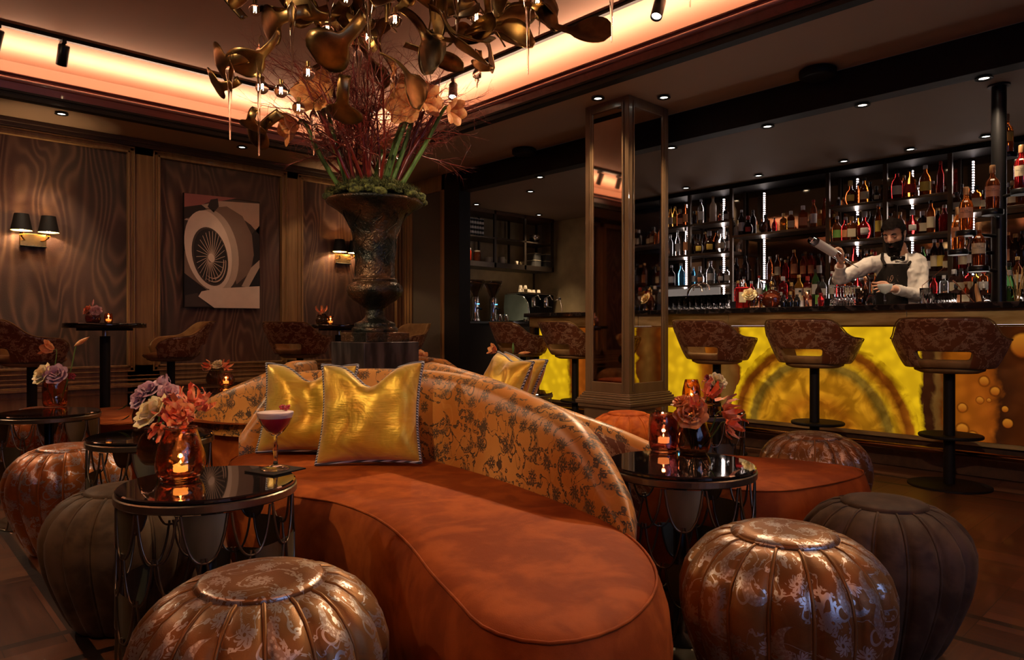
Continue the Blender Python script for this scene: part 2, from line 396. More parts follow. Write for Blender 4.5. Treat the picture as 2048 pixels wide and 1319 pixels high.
ring = m.ramp(r / .8, [(0, (.50, .14, .006)), (.15, (.70, .28, .010)), (.32, (.50, .15, .006)), (.48, (.72, .30, .010)), (.60, (.66, .27, .010)), (.66, (.22, .12, .012)), (.71, (.28, .15, .015)), (.74, (.80, .42, .012)), (.79, (.62, .24, .008)), (.83, (.20, .045, .003)), (.88, (.30, .08, .004)), (.92, YEL), (1, YEL)])
inr = r.lt(.76) * y.gt(1.56)
c = m.mix(inr, base, ring)
bv = m.vor(v, 9, 'F1'); blob = E(m.nt, bv.outputs['Distance']).lt(.26) * (y.lt(1.42)) * (m.sep(bv.outputs['Color'])[0].gt(.55)); c = m.mix(blob, c, (.55, .15, .012))
blob2 = bd.step(.1, .6); c = m.mix(.45, c, m.mix(blob2, (1, 1, 1), (.35, .3, .25)), 'MULTIPLY'); cl = m.noise(m.coord('Object', (1, 1, 1)), 6, 5, 1.2); c = m.mix(inr * .8, c, m.mix(cl.step(.38, .62), (.45, .38, .3), (1.1, 1.1, 1.1)), 'MULTIPLY')
for (px_, py_, rr_) in ((1990, 782, .026), (2010, 818, .018), (2015, 846, .028), (1968, 762, .028), (1925, 858, .034), (1945, 872, .030), (1903, 868, .03), (1895, 845, .024), (1960, 800, .02), (1978, 800, .012), (1925, 815, .026), (2046, 690, .07)):
    cy_, cz_ = PXY(px_, py_); d2 = (y - cy_) * (y - cy_) + (z - cz_) * (z - cz_) * .8; dd_ = d2.sqrt() + (fn - .5) * .012
    c = m.mix(dd_.step(rr_ * 1.35, rr_ * 1.1), c, m.mix(.45, c, (.03, .006, .001))); c = m.mix(dd_.step(rr_ * 1.05, rr_ * .75), c, m.mix(((z - cz_ + rr_) / (2 * rr_)), (.30, .055, .004), (.60, .20, .015)))
dim = (y + .7).step(0, 2.6) * .72 + .28
m.set('Emission Color', c); m.set('Emission Strength', dim * .85); m.set('Base Color', (.012, .006, .002)); M['onyx'] = m.m
M['cream'] = plain('cream', (.62, .52, .36), .6)
M['white_cloth'] = plain('white_cloth', (.62, .54, .48), .8, 0, .06, 30, .15)
M['wax'] = emis('wax', (1, .55, .12), 1.7)
M['flame'] = emis('flame', (1, .66, .25), 12)
M['bulb_glow'] = emis('bulb_glow', (1, .70, .35), 30)
M['down_glow'] = emis('down_glow', (1, .88, .70), 9)
M['led_white'] = emis('led_white', (1, .86, .90), 5)
m = MAT('led_dots', (0, 0, 0)); z = m.sep(m.coord())[2]; m.set('Emission Color', (1, .86, .92)); m.set('Emission Strength', (z * 42).frac().lt(.55) * 9); M['led_white'] = m.m
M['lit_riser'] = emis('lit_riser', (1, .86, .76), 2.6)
M['shade_in'] = emis('shade_in', (1, .55, .16), 2.5)
def merc(name, c, c2, thr=.56):
    m = MAT(name, c, .05, 0, IOR=1.45); n = m.noise(m.coord(), 28, 4, .8); k = n.step(thr, thr + .06); z = m.sep(m.coord())[2]
    m.set('Base Color', m.mix(k, c, c2)); m.set('Metallic', k * .75); m.set('Transmission Weight', 1.0); m.set('Roughness', n * .12); m.bump(n, .35, .004); return m.m
M['amber_glass'] = merc('amber_glass', (.96, .46, .26), (.85, .60, .45))
M['smoke_glass'] = glass('smoke_glass', (.45, .30, .20), .04)
M['clear_glass'] = glass('clear_glass', (.97, .95, .94), .01, 1, 1.18)
M['plum_glass'] = merc('plum_glass', (.62, .26, .26), (.6, .45, .5), .60)
M['drink'] = plain('drink', (.60, .022, .05), .2, 0, .1, 10, Coat_Weight=.5)
M['foam'] = plain('foam', (.85, .68, .6), .7)
m = MAT('moss', (.06, .08, .02), .9); n = m.noise(m.coord(), 40, 4); m.set('Base Color', m.mix(n.step(.35, .7), (.028, .034, .009), (.17, .19, .04))); m.bump(n, .9, .02); M['moss'] = m.m
M['stem_green'] = plain('stem_green', (.10, .20, .035), .5)
M['twig_red'] = plain('twig_red', (.20, .022, .014), .28, 0, .4, 30, Coat_Weight=.5)
M['leaf_green'] = plain('leaf_green', (.06, .16, .03), .5)
def petal(name, c, c2):
    m = MAT(name, c, .5); n = m.noise(m.coord(), 30, 2); m.set('Base Color', m.mix(n.step(.35, .65), c, c2)); m.set('Subsurface Weight', .12); m.set('Sheen Weight', .2); return m.m
M['peach_petal'] = petal('peach_petal', (.74, .25, .065), (.88, .42, .14)); M['orange_petal'] = petal('orange_petal', (.80, .11, .03), (.88, .36, .12))
M['cream_petal'] = petal('cream_petal', (.82, .62, .25), (.85, .72, .45)); M['pink_petal'] = petal('pink_petal', (.60, .25, .25), (.72, .42, .40))
M['red_petal'] = petal('red_petal', (.35, .01, .02), (.5, .03, .04)); M['mauve_petal'] = petal('mauve_petal', (.45, .22, .26), (.6, .36, .4))
# ---------------------------------------------------------------- room shell
YW, XB, XK = 7.5, 5.13, 7.62          # panelled wall, plane of the bar opening, wall behind the bar
XL, YN = -3.0, -1.9
struct(MB().bx(XL, XK, YN, YW + .2, -.12, 0).build('floor', M['parquet']))
struct(MB().bx(XL - .1, XK, YW, YW + .15, 0, 3.3).build('wall_left', M['moire']))
struct(MB().bx(XL - .15, XL, YN, YW, 0, 3.3).build('wall_west', M['moire']))
b = MB(); b.bx(XL, .2, YN - .15, YN, 0, 3.3).bx(2.2, XK, YN - .15, YN, 0, 3.3).bx(.2, 2.2, YN - .15, YN, 0, .8).bx(.2, 2.2, YN - .15, YN, 2.3, 3.3)
struct(b.build('wall_near', M['moire']))
b = MB()
for x in (.2, 1.17, 2.14): b.bx(x, x + .06, YN - .1, YN - .04, .8, 2.3)
b.bx(.2, 2.2, YN - .1, YN - .04, .8, .86).bx(.2, 2.2, YN - .1, YN - .04, 2.24, 2.3)
wf = struct(b.build('window_1', M['wood_dark'])); MB().bx(.2, 2.2, YN - .09, YN - .08, .8, 2.3).build('pane', emis('dusk_sky', (.16, .27, .75), .9), wf)
struct(MB().bx(XK, XK + .15, YN, YW + .2, 0, 3.0).build('wall_back', M['plaster_gold']))
struct(MB().bx(XB, XK, YW - .04, YW, 0, 2.7).build('wall_far', M['plaster_gold']))
# ceiling: soffit ring, recess, lower ceiling behind the beam
b = MB(); PK = .5
b.bx(XL, CX0, YN, YW, ZS, ZS + .05).bx(CX1, XB, YN, YW, ZS, ZS + .05).bx(CX0, CX1, YN, CY0, ZS, ZS + .05).bx(CX0, CX1, CY1, YW, ZS, ZS + .05)
struct(b.build('ceiling', M['soffit']))
struct(MB().bx(CX0 - PK, CX1 + PK, CY0 - PK, CY1 + PK, ZR, ZR + .05).build('ceiling_recess', M['recess_paint'])).name = 'ceiling_2'
b = MB(); t = .03
for (x0, x1, y0, y1) in ((CX1 + PK, CX1 + PK + t, CY0 - PK, CY1 + PK), (CX0 - PK - t, CX0 - PK, CY0 - PK, CY1 + PK), (CX0 - PK, CX1 + PK, CY1 + PK, CY1 + PK + t), (CX0 - PK, CX1 + PK, CY0 - PK - t, CY0 - PK)):
    b.bx(x0, x1, y0, y1, ZS + .05, ZR + .05)
struct(b.build('trim_1', M['recess_paint']))
struct(MB().bx(XB + .12, XK, YN, YW, ZB, ZB + .05).build('ceiling_3', M['back_paint']))
# cornice: a closed moulding along the recess edge (offset towards the room, height)
def cornice(name, prof, mt):
    b = MB(); rows = []
    for (o, z) in prof:
        x0, x1, y0, y1 = CX0 + o, CX1 - o, CY0 + o, CY1 - o
        rows.append([(x0, y0, z), (x1, y0, z), (x1, y1, z), (x0, y1, z)])
    rows.append(rows[0]); b.grid(rows, 0, False, True); return struct(b.build(name, mt))
cornice('trim_2', [(-.06, 2.80), (.022, 2.80), (.022, 2.825), (.012, 2.83), (.012, 2.845), (.02, 2.848), (.02, 2.866), (.006, 2.87), (-.06, 2.87)], M['black_matte'])
cornice('trim_3', [(-.06, 2.87), (.008, 2.87), (.016, 2.925), (.026, 2.932), (.026, 2.938), (.018, 2.942), (-.02, 2.942), (-.06, 2.94)], M['mahogany'])
cornice('trim_4', [(-.06, 2.94), (.018, 2.942), (.033, 2.946), (.036, 2.952), (.033, 2.958), (-.02, 2.958), (-.06, 2.956)], plain('bead_glow_tint', (.85, .48, .40), .3))  # pink of the bead stands in for glow caught from the recess ceiling
cornice('trim_5', [(-.03, 2.95), (.02, 2.958), (.028, 2.972), (.016, 2.978), (.03, 2.988), (.03, ZL), (-.01, ZL), (-.03, ZL)], M['mahogany'])
# black beam and post of the bar opening
struct(bev(MB().bx(XB, XB + .14, YN, 6.62, ZB - .005, ZS).build('trim_6', M['black_matte'])))
struct(bev(MB().bx(XB - .03, XB + .14, 6.335, 6.62, 0, ZS - .001).build('trim_7', M['black_matte'])))
# panelled wall segment beside the opening
struct(MB().bx(XB, XB + .14, 6.62, YW, 0, ZS).build('wall_right', M['grey_linen']))
b = MB(); x = XB - .025
b.bx(x, XB, 6.62, 6.68, 0, ZS).bx(x, XB, 6.62, YW, 2.62, ZS).bx(x, XB, 7.30, YW, 0, 2.62).bx(x, XB, 6.68, 7.30, .38, .56).bx(x, XB, 6.68, 7.30, 0, .16)
for y in (7.33, 7.40, 7.46): b.bx(x - .015, x, y, y + .014, .5, 2.62)
b.bx(x - .012, x, 6.68, 6.69, .56, 2.62)
struct(bev(b.build('trim_8', M['wood_frame']), .004))
# panelling of the long wall: stiles, rails, bolection mouldings round each silk panel
panels = [(-2.9, -1.55), (-1.25, .2), (.42, 1.904), (2.198, 3.462), (3.72, 4.99)]
panels = [(-2.85, -.25), (-.02, 1.904), (2.198, 3.462), (3.72, 4.985)]
ZT, ZP = 2.663, .61; y = YW
b = MB(); prev = XL
for (x0, x1) in panels: b.bx(prev, x0, y - .03, y, 0, ZS); prev = x1
b.bx(prev, XB, y - .03, y, 0, ZS).bx(XL, XB, y - .03, y, ZT, ZS).bx(XL, XB, y - .03, y, 0, ZP)
struct(bev(b.build('trim_9', M['wood_frame']), .003))
b = MB()
for (x0, x1) in panels:
    for k, (w, o, dd) in enumerate(((.022, 0, .05), (.03, .022, .038), (.012, .052, .048))):
        a0, a1, z0, z1 = x0 - o - w, x1 + o + w, ZP - o - w, ZT + o + w
        b.bx(a0, a0 + w, y - dd, y - .02, z0, z1).bx(a1 - w, a1, y - dd, y - .02, z0, z1).bx(a0, a1, y - dd, y - .02, z0, z0 + w).bx(a0, a1, y - dd, y - .02, z1 - w, z1)
struct(bev(b.build('trim_10', M['wood_frame']), .004))
b = MB()
b.bx(XL, XB - .03, y - .05, y - .03, 2.735, ZS).bx(XL, XB - .03, y - .075, y - .05, 2.77, ZS)
struct(bev(b.build('trim_11', M['wood_dark']), .006))
b = MB()
for z, h, dd in ((.395, .03, .065), (.425, .012, .05), (.455, .02, .045), (.50, .012, .04), (.335, .02, .04)): b.bx(XL, XB - .03, y - dd, y - .03, z, z + h)
struct(bev(b.build('trim_12', M['wood_frame']), .005))
struct(bev(MB().bx(XL, XB - .03, y - .05, y - .03, 0, .14).build('baseboard_left', M['wood_dark']), .006))
# ---------------------------------------------------------------- recessed downlights (real lamps in the ceilings)
def down_proto():
    t = thing('ceiling_downlight', 'round black recessed downlight in the ceiling', 'ceiling light')
    MB().lathe([(.052, -.004), (.052, .0), (.036, .002), (.034, .012)], 24, cap=False).lathe([(.034, .012), (.03, -.003), (.052, -.004)], 24, cap=False).build('trim_ring', M['black_matte'], t)
    MB().lathe([(.033, .003), (.0001, .003)], 20, cap=False).build('lens', M['down_glow'], t); return t
dp = None
def down(x, y, z, label, power=7, K=3.2, tx=0, ang=75, col=WARM):
    global dp
    if dp is None: dp = down_proto(); o = dp; o.location = (x, y, z); o['label'] = label
    else: o = copy_tree(dp, (x, y, z), 0, label)
    o['group'] = 'recessed ceiling downlights'
    if power: light('SPOT', 'downlight_beam', (x, y, z - .03), power * K, col, (x + tx, y, 0), spot_size=math.radians(ang), spot_blend=.9, shadow_soft_size=.03)
def dpx(px, py, z, label, power=7, **k):
    p = W(px, py, z); down(p.x, p.y, z - .012, label, power, **k)
dpx(123, 225, ZS, 'recessed downlight in the soffit above the left wall sconce', 9)
dpx(484, 292, ZS, 'recessed downlight in the soffit above the wheel picture', 6)
dpx(1196, 194, ZS, 'recessed downlight in the soffit left of the mirrored column', 26)
dpx(1328, 192, ZS, 'recessed downlight in the soffit right of the mirrored column', 26)
dpx(1968, 153, ZB, 'largest downlight behind the beam, at the right edge of the bar ceiling', 22, tx=1.0)
dpx(1725, 207, ZB, 'downlight behind the beam, second largest in the front row over the counter', 15, tx=1.1)
dpx(1535, 250, ZB, 'downlight behind the beam in the front row over the counter, above the rose vase', 22, tx=1.0)
dpx(1343, 293, ZB, 'downlight beside the right edge of the mirrored column, front row over the counter', 7)
dpx(1972, 270, ZB, 'downlight just left of the display pole, in the row before the bottle shelves', 7)
dpx(1821, 296, ZB, 'downlight in the row before the shelves, above the bartender', 7)
dpx(1688, 320, ZB, 'downlight in the row before the shelves, above the fourth shelf bay', 7)
dpx(1517, 349, ZB, 'downlight in the row before the shelves, above the wide third bay', 7)
dpx(1372, 374, ZB, 'downlight in the row before the shelves, near the column', 5)
dpx(1080, 352, ZB, 'upper downlight over the coffee corner, nearest the beam', 75, tx=1.2)
dpx(1061, 381, ZB, 'middle downlight over the coffee corner', 75, tx=.9)
dpx(953, 407, ZB, 'small downlight over the left end of the coffee shelves', 16)
dpx(1078, 428, ZB, 'small downlight over the right end of the coffee shelves', 30)
# round black ceiling speakers at the beam
for i, (px, py, lb) in enumerate(((1655, 150, 'round black ceiling speaker at the beam above the bar, the nearer of two'), (1058, 300, 'round black ceiling speaker at the beam left of the mirrored column'))):
    p = W(px, py, ZS); o = MB().lathe([(.11, 0), (.125, -.01), (.125, -.05), (.11, -.06)], 28).build('ceiling_speaker', M['black_matte'], None, (min(p.x, XB - .13), p.y, ZS)); tag(o, lb, 'speaker', 'round speakers at the beam')
# ---------------------------------------------------------------- track lighting in the recess
UX0, UY0 = 2.418, 3.861
XT, YT = 3.93, 6.41
b = MB().bx(XT - .018, XT + .018, CY0 + .35, YT, ZR - .03, ZR); tag(b.build('lighting_track', M['black_metal']), 'black lighting track running along the recess on the bar side', 'lighting track', 'tracks in the ceiling recess')
b = MB().bx(CX0 + .35, XT - .02, YT - .018, YT + .018, ZR - .03, ZR); tag(b.build('lighting_track', M['black_metal']), 'black lighting track running along the recess on the panelled wall side', 'lighting track', 'tracks in the ceiling recess')
def spot_proto():
    t = thing('track_spotlight', '', 'spotlight')
    MB().box((0, 0, -.045), (.09, .03, .03)).build('adapter', M['black_metal'], t)
    MB().tube([(0, 0, -.05), (0, 0, -.10)], .007).build('arm', M['black_metal'], t)
    b = MB(); Mx = Matrix.Rotation(math.radians(28), 3, 'Y')
    b.lathe([(.036, .07), (.04, .065), (.04, -.085), (.036, -.09), (.032, -.07)], 20, (0, 0, -.135), M=Mx); b.build('lamp_head', M['black_metal'], t)
    MB().lathe([(.031, -.072), (.0001, -.072)], 16, (0, 0, -.135), M=Mx, cap=False).build('lens', M['down_glow'], t); return t
sp = None
def trk(x, y, rz, target, label, power=40, ang=38, col=WARM):
    global sp
    if sp is None: sp = spot_proto(); o = sp; o.location = (x, y, ZR); o.rotation_euler = (0, 0, rz); o['label'] = label
    else: o = copy_tree(sp, (x, y, ZR), rz, label)
    o['group'] = 'black spotlights on the recess tracks'
    if power:
        power *= .8; d = (Vector(target) - Vector((x, y, ZR - .2))).normalized(); s = Vector((x, y, ZR - .135)) + d * .16
        light('SPOT', 'track_beam', s, power, col, target, spot_size=math.radians(ang), spot_blend=.7, shadow_soft_size=.03)
def face(x, y, tx, ty): return math.atan2(-(ty - y), -(tx - x))
q = W(125, 75, ZR); trk(q.x, YT, face(q.x, YT, 1, 9), (q.x + .1, 7.5, 1.6), 'track spotlight left of the chandelier on the wall side track', 60)
q = W(-8, 42, ZR); trk(q.x, YT, face(q.x, YT, 0, 9), (q.x, 7.5, 1.6), 'track spotlight cut by the left edge of the photo', 45)
q = W(760, 232, ZR); trk(XT - .25, YT, face(3.4, YT, 3, 9), (3.7, 7.5, 1.5), 'track spotlight in the far corner of the recess, behind the red twigs', 40)
trk(XT, 4.97, face(XT, 4.97, 2, 3), (2.4, 3.9, 1.5), 'lit track spotlight right of the amaryllis, aimed at the urn', 110)
trk(XT, 2.75, face(XT, 2.75, 1.6, 2.2), (1.5, 2.2, .6), 'track spotlight hidden above the frame, aimed at the front sofa', 300, 50)
trk(XT, 1.2, face(XT, 1.2, 1, 1.4), (1.15, 1.25, .4), 'track spotlight above the frame, aimed at the front of the sofa', 120, 42)
trk(XT, .3, face(XT, .3, 1.7, .8), (1.75, .8, .4), 'track spotlight above the frame, aimed at the right hand poufs', 80, 36)
trk(XT, 2.1, face(XT, 2.1, 3, 2.5), (3.45, 2.65, .4), 'track spotlight above the frame, aimed at the orange pouf', 150, 50)
trk(-.6, YT, face(-.6, YT, .8, 3), (.8, 3.3, .4), 'track spotlight beyond the left edge, aimed at the drum tables', 160, 46)
trk(-1.15, YT, face(-1.15, YT, 1.2, 4.6), (1.2, 4.6, .4), 'track spotlight beyond the left edge, aimed at the left sofa', 110, 46)


trk(XT, 2.2, face(XT, 2.2, UX0, UY0), (UX0, UY0, 2.1), 'track spotlight above the frame, aimed at the amaryllis', 130, 34)
XT2 = CX0 + .35  # unseen third track, added with its spotlights to light urn, seating and bar
tag(MB().bx(XT2 - .018, XT2 + .018, CY0 + .35, YT - .02, ZR - .03, ZR).build('lighting_track', M['black_metal']), 'black lighting track added on the window side of the recess, outside the frame', 'lighting track', 'tracks in the ceiling recess')
for y, tg, pw, an, lb in ((2.6, (UX0, UY0, 1.9), 260, 34, 'urn'), (1.2, (1.4, 2.6, .7), 170, 40, 'golden pillows'), (3.4, (1.6, 4.0, .7), 130, 40, 'back of the left sofa'), (5.0, (2.9, 7.4, 1.7), 130, 40, 'wheel picture'),
    (-.2, (5.0, 1.6, .95), 260, 22, 'right hand bar stools'), (.35, (5.0, 2.9, .95), 260, 20, 'middle of the bar'), (.8, (4.9, 4.7, .9), 380, 18, 'far bar stools')):
    trk(XT2, y, face(XT2, y, tg[0], tg[1]), tg, 'track spotlight added outside the frame, aimed at the ' + lb, pw, an)
# cool evening daylight through the window behind the camera
wl = light('AREA', 'window_daylight', (1.2, YN - .02, 1.55), 15, (.42, .55, 1), (.9, 4, .3), shape='RECTANGLE', size=1.9, size_y=1.4)
# ---------------------------------------------------------------- mirrored column
t = thing('mirrored_column', 'square mirrored column in a bronze wood frame before the bar', 'column', (4.445, 3.388, 0)); w, d = .54, .455
b = MB()
for (o, z0, z1) in ((.015, 0, .16), (.03, .0, .12), (.008, .16, .30), (.02, .30, .315), (.045, .315, .345), (.06, .345, .375), (.05, .375, .39), (.035, .39, .41), (.022, .41, .428), (.012, .428, .44)): b.bx(-o, w + o, -o, d + o, z0, z1)
bev(b.build('base', M['wood_column'], t), .006)
b = MB(); fr = .075
for x0 in (0, w - fr):
    for y0 in (0, d - fr): b.bx(x0, x0 + fr, y0, y0 + fr, .44, ZS)
for (x0, x1, y0, y1) in ((fr, w - fr, 0, .03), (fr, w - fr, d - .03, d), (0, .03, fr, d - fr), (w - .03, w, fr, d - fr)): b.bx(x0, x1, y0, y1, .44, .525).bx(x0, x1, y0, y1, 2.735, ZS)
for x0 in (.05,): 
    b.bx(x0, x0 + .012, -.008, 0, .46, 2.78).bx(w - x0 - .012, w - x0, -.008, 0, .46, 2.78); b.bx(-.008, 0, x0, x0 + .012, .46, 2.78).bx(-.008, 0, d - x0 - .012, d - x0, .46, 2.78)
bev(b.build('frame', M['wood_column'], t), .004)
for (x0, x1, y0, y1) in ((fr, w - fr, .012, .016), (fr, w - fr, d - .016, d - .012), (.012, .016, fr, d - fr), (w - .016, w - .012, fr, d - fr)):
    MB().bx(x0, x1, y0, y1, .525, 2.735).build('mirror_panel', M['mirror'], t)
# ---------------------------------------------------------------- picture of an old car wheel
t = thing('canvas_picture', 'pale sepia picture of a vintage car wheel and fender on the panelled wall', 'picture', (2.415, YW - .055, 1.18)); PWd, PH = .79, 1.165
MB().bx(0, PWd, 0, .03, 0, PH).build('canvas', M['black_matte'], t)
pm = {k: plain('print_' + k, c, .45, 0, .1, 9) for k, c in dict(dark=(.007, .005, .004), pale=(.50, .35, .26), mid=(.20, .125, .09), rose=(.33, .10, .09), tyre=(.46, .34, .26), shade=(.05, .032, .024), light=(.70, .54, .43)).items()}
def pg(pts, mt, k, name='print'):     # pts in photo pixels over the canvas
    P = []
    for (a, c) in pts:
        u = (a - 367) / 152 ; yt = lerp(383, 405, u); yb = lerp(614, 617, u); P.append((u * PWd, -.0012 * k, (1 - (c - yt) / (yb - yt)) * PH))
    b = MB(); b.add(P, [list(range(len(P)))], 0, False); return b.build(name, pm[mt], t)
def pel(cx, cy, rx, ry, mt, k, rot=-.35, n=40, name='print'):
    pg([(cx + rx * math.cos(a) * math.cos(rot) - ry * math.sin(a) * math.sin(rot), cy + rx * math.cos(a) * math.sin(rot) + ry * math.sin(a) * math.cos(rot)) for a in [2 * PI * i / n for i in range(n)]], mt, k, name)
pg([(368, 384), (518, 406), (518, 616), (368, 613)], 'shade', 1, 'background_print')
pg([(368, 384), (470, 396), (400, 408), (368, 412)], 'rose', 2, 'bonnet_print')
pg([(400, 408), (425, 400), (518, 408), (518, 470), (500, 450), (470, 428), (430, 425), (380, 440), (368, 438)], 'pale', 2, 'body_print')
pg([(372, 436), (410, 415), (450, 412), (482, 432), (502, 470), (506, 510), (498, 545), (470, 568), (455, 500), (420, 440)], 'mid', 3, 'fender_print')
pg([(500, 470), (518, 452), (518, 572), (480, 572), (505, 530)], 'dark', 2, 'shadow_print')
pg([(368, 412), (400, 408), (412, 418), (385, 432), (368, 436)], 'dark', 3, 'grille_print')
pg([(418, 398), (432, 396), (434, 412), (424, 424), (412, 412)], 'dark', 4, 'lamp_print')
pg([(368, 520), (420, 575), (518, 572), (518, 616), (368, 612)], 'dark', 2, 'ground_print')
pg([(368, 500), (420, 560), (412, 580), (368, 545)], 'mid', 3, 'running_board_print')
pel(426, 500, 46, 84, 'tyre', 4, -.22, name='tyre_print'); pel(414, 500, 44, 82, 'light', 5, -.22, name='tyre_wall_print'); pel(417, 512, 34, 60, 'shade', 6, -.22, name='rim_print'); pel(418, 512, 31, 56, 'dark', 7, -.22, name='hub_well_print')
b = MB()
for i in range(26):
    a = 2 * PI * i / 26; c0 = (418 + 5 * math.cos(a + .6), 516 + 8 * math.sin(a + .6)); e = (418 + 28 * math.cos(a), 512 + 51 * math.sin(a)); n_ = .7
    P = []
    for (q1, q2, s) in ((c0[0], c0[1], -n_), (e[0], e[1], -n_ * .8), (e[0], e[1], n_ * .8), (c0[0], c0[1], n_)):
        q1 += -math.sin(a) * s; q2 += math.cos(a) * s; u = (q1 - 367) / 152; yt = lerp(383, 405, u); yb = lerp(614, 617, u); P.append((u * PWd, -.0098, (1 - (q2 - yt) / (yb - yt)) * PH))
    b.add(P, [(0, 1, 2, 3)], 0, False)
b.build('spokes_print', pm['pale'], t); pel(419, 515, 6, 9, 'light', 10, name='hub_print')
for (rx_, ry_) in ((29, 53), (25, 46)):
    P_ = [(418 + rx_ * math.cos(a) * math.cos(-.22) - ry_ * math.sin(a) * math.sin(-.22), 512 + rx_ * math.cos(a) * math.sin(-.22) + ry_ * math.sin(a) * math.cos(-.22)) for a in [.3 + 1.9 * i / 14 for i in range(15)]]
    pg(P_ + [(x - 1.8, y - 2.2) for x, y in P_[::-1]], 'pale', 9, 'rim_glint_print')
pg([(480, 572), (500, 535), (518, 520), (518, 535), (503, 560), (495, 574)], 'tyre', 5, 'hose_print')
pg([(394, 592), (400, 582), (430, 576), (518, 572), (518, 616), (425, 615)], 'light', 8, 'bumper_print')
pg([(369, 590), (392, 585), (415, 612), (369, 612)], 'shade', 5, 'gravel_print')
# ---------------------------------------------------------------- wall sconces
def sconce():
    t = thing('wall_sconce', '', 'wall lamp')
    bev(MB().box((0, -.012, 0), (.20, .024, .12)).build('backplate', M['brass'], t)); bev(MB().box((0, -.03, -.055), (.2, .03, .012)).build('ledge', M['black_metal'], t))
    b = MB()
    for s in (-1, 1): b.tube([(s * .06, -.02, .0), (s * .08, -.09, .0), (s * .1, -.12, .02), (s * .1, -.12, .06)], .007).lathe([(.022, 0), (.012, .012), (.02, .02), (.02, .03)], 14, (s * .1, -.12, .03))
    b.build('arms', M['brass'], t)
    for s in (-1, 1):
        sh = MB().lathe([(.082, .07), (.055, .215)], 28, (s * .1, -.12, 0), cap=False).lathe([(.0535, .215), (.0805, .07)], 28, (s * .1, -.12, 0), 1, cap=False).build('lamp_shade', [M['black_matte'], plain('shade_lining', (.85, .6, .25), .5)], t)
        MB().lathe([(.008, .05), (.014, .08), (.014, .10), (.0001, .125)], 12, (s * .1, -.12, 0)).build('bulb', M['bulb_glow'], t)
    return t
for i, (x, z, lb) in enumerate(((1.145, 1.75, 'brass wall sconce with two black shades beside the wheel picture, leftmost'), (4.24, 1.80, 'brass wall sconce with two black shades, half hidden behind the big urn'))):
    if i == 0: s0 = sconce(); o = s0; o.location = (x, YW - .001, z); o['label'] = lb
    else: o = copy_tree(s0, (x, YW - .001, z), 0, lb)
    o['group'] = 'brass sconces on the panelled wall'
    for s in (-1, 1): light('POINT', 'sconce_bulb', (x + s * .1, YW - .121, z + .11), 20.0, (1, .66, .36), shadow_soft_size=.012)
# ---------------------------------------------------------------- poufs
PROF = [(.125, .0), (.15, .012), (.175, .06), (.205, .13), (.23, .20), (.243, .265), (.243, .315), (.228, .365), (.195, .405), (.155, .43), (.125, .437), (.11, .436)]
def pouf(mt, capmt, lobes, seed=0):
    t = thing('pouf', '', 'pouf')
    fine = resample([Vector((r, 0, z)) for r, z in PROF], 26); fp = [(p.x, p.z) for p in spline(fine, 1)]
    MB().lathe(fp, lobes * 8, lobes=lobes, depth=.085).build('body', mt, t)
    MB().lathe([(.118, .428), (.122, .438), (.112, .447), (.08, .453), (.03, .456), (.0001, .455)], 40, cap=False, planar=True).build('top_cap', capmt, t)
    b = MB()
    for k in range(lobes):
        a = 2 * PI * k / lobes; b.tube([((r * .925 + .001) * math.cos(a), (r * .925 + .001) * math.sin(a), z) for r, z in fp[2:-1]], .0045, 6)
    b.build('piping', mt, t); return t
PB = pouf(M['brocade_pouf'], M['brocade_pouf'], 16); PO = pouf(M['brocade_orange'], M['brocade_orange'], 16); PV = pouf(M['grey_velvet'], M['grey_velvet'], 16)
PR = pouf(M['orange_velvet'], M['orange_velvet'], 14); PT = pouf(M['tan_velvet'], M['tan_velvet'], 14)
used = set()
def place(proto, loc, rz, label, group=None, sc=1):
    if proto.name not in used: used.add(proto.name); o = proto; o.location = loc; o.rotation_euler = (0, 0, rz); o['label'] = label
    else: o = copy_tree(proto, loc, rz, label)
    if group: o['group'] = group
    if sc != 1: o.scale = (sc, sc, sc)
    return o
def fl(px, py, z): p = W(px, py, z); return (p.x, p.y, 0)
G = 'poufs around the drum tables'
place(PB, fl(524, 1160, .45), .4, 'brown and silver brocade pouf at the bottom left, in front of the cocktail table', G, 1.03)
place(PB, fl(1568, 1068, .45), 1.1, 'brown and silver brocade pouf at the bottom right, before the grey pouf', G)
place(PB, fl(1628, 872, .45), 2.0, 'gold brocade pouf standing near the bar under the middle stool', G, 1.0)
place(PV, (2.25, .765, 0), .2, 'plain grey brown velvet pouf at the right, behind the brocade one', G, .98)
p = fl(262, 968, .45); place(PV, (p[0] - .01, p[1] + .03, 0), .5, 'plain grey velvet pouf at the left, beside the cocktail table', G)
place(PO, fl(138, 890, .45), .9, 'orange and silver brocade pouf at the far left', G)
place(PO, (.86, 5.35, 0), .1, 'orange brocade pouf seen through the scalloped table at the far left', G)
place(PR, fl(1254, 823, .45), .3, 'bright orange velvet pouf at the foot of the mirrored column', G)
place(PT, (1.76, 5.68, 0), .6, 'tan velvet pouf beneath the bar chair by the panelled wall', G)
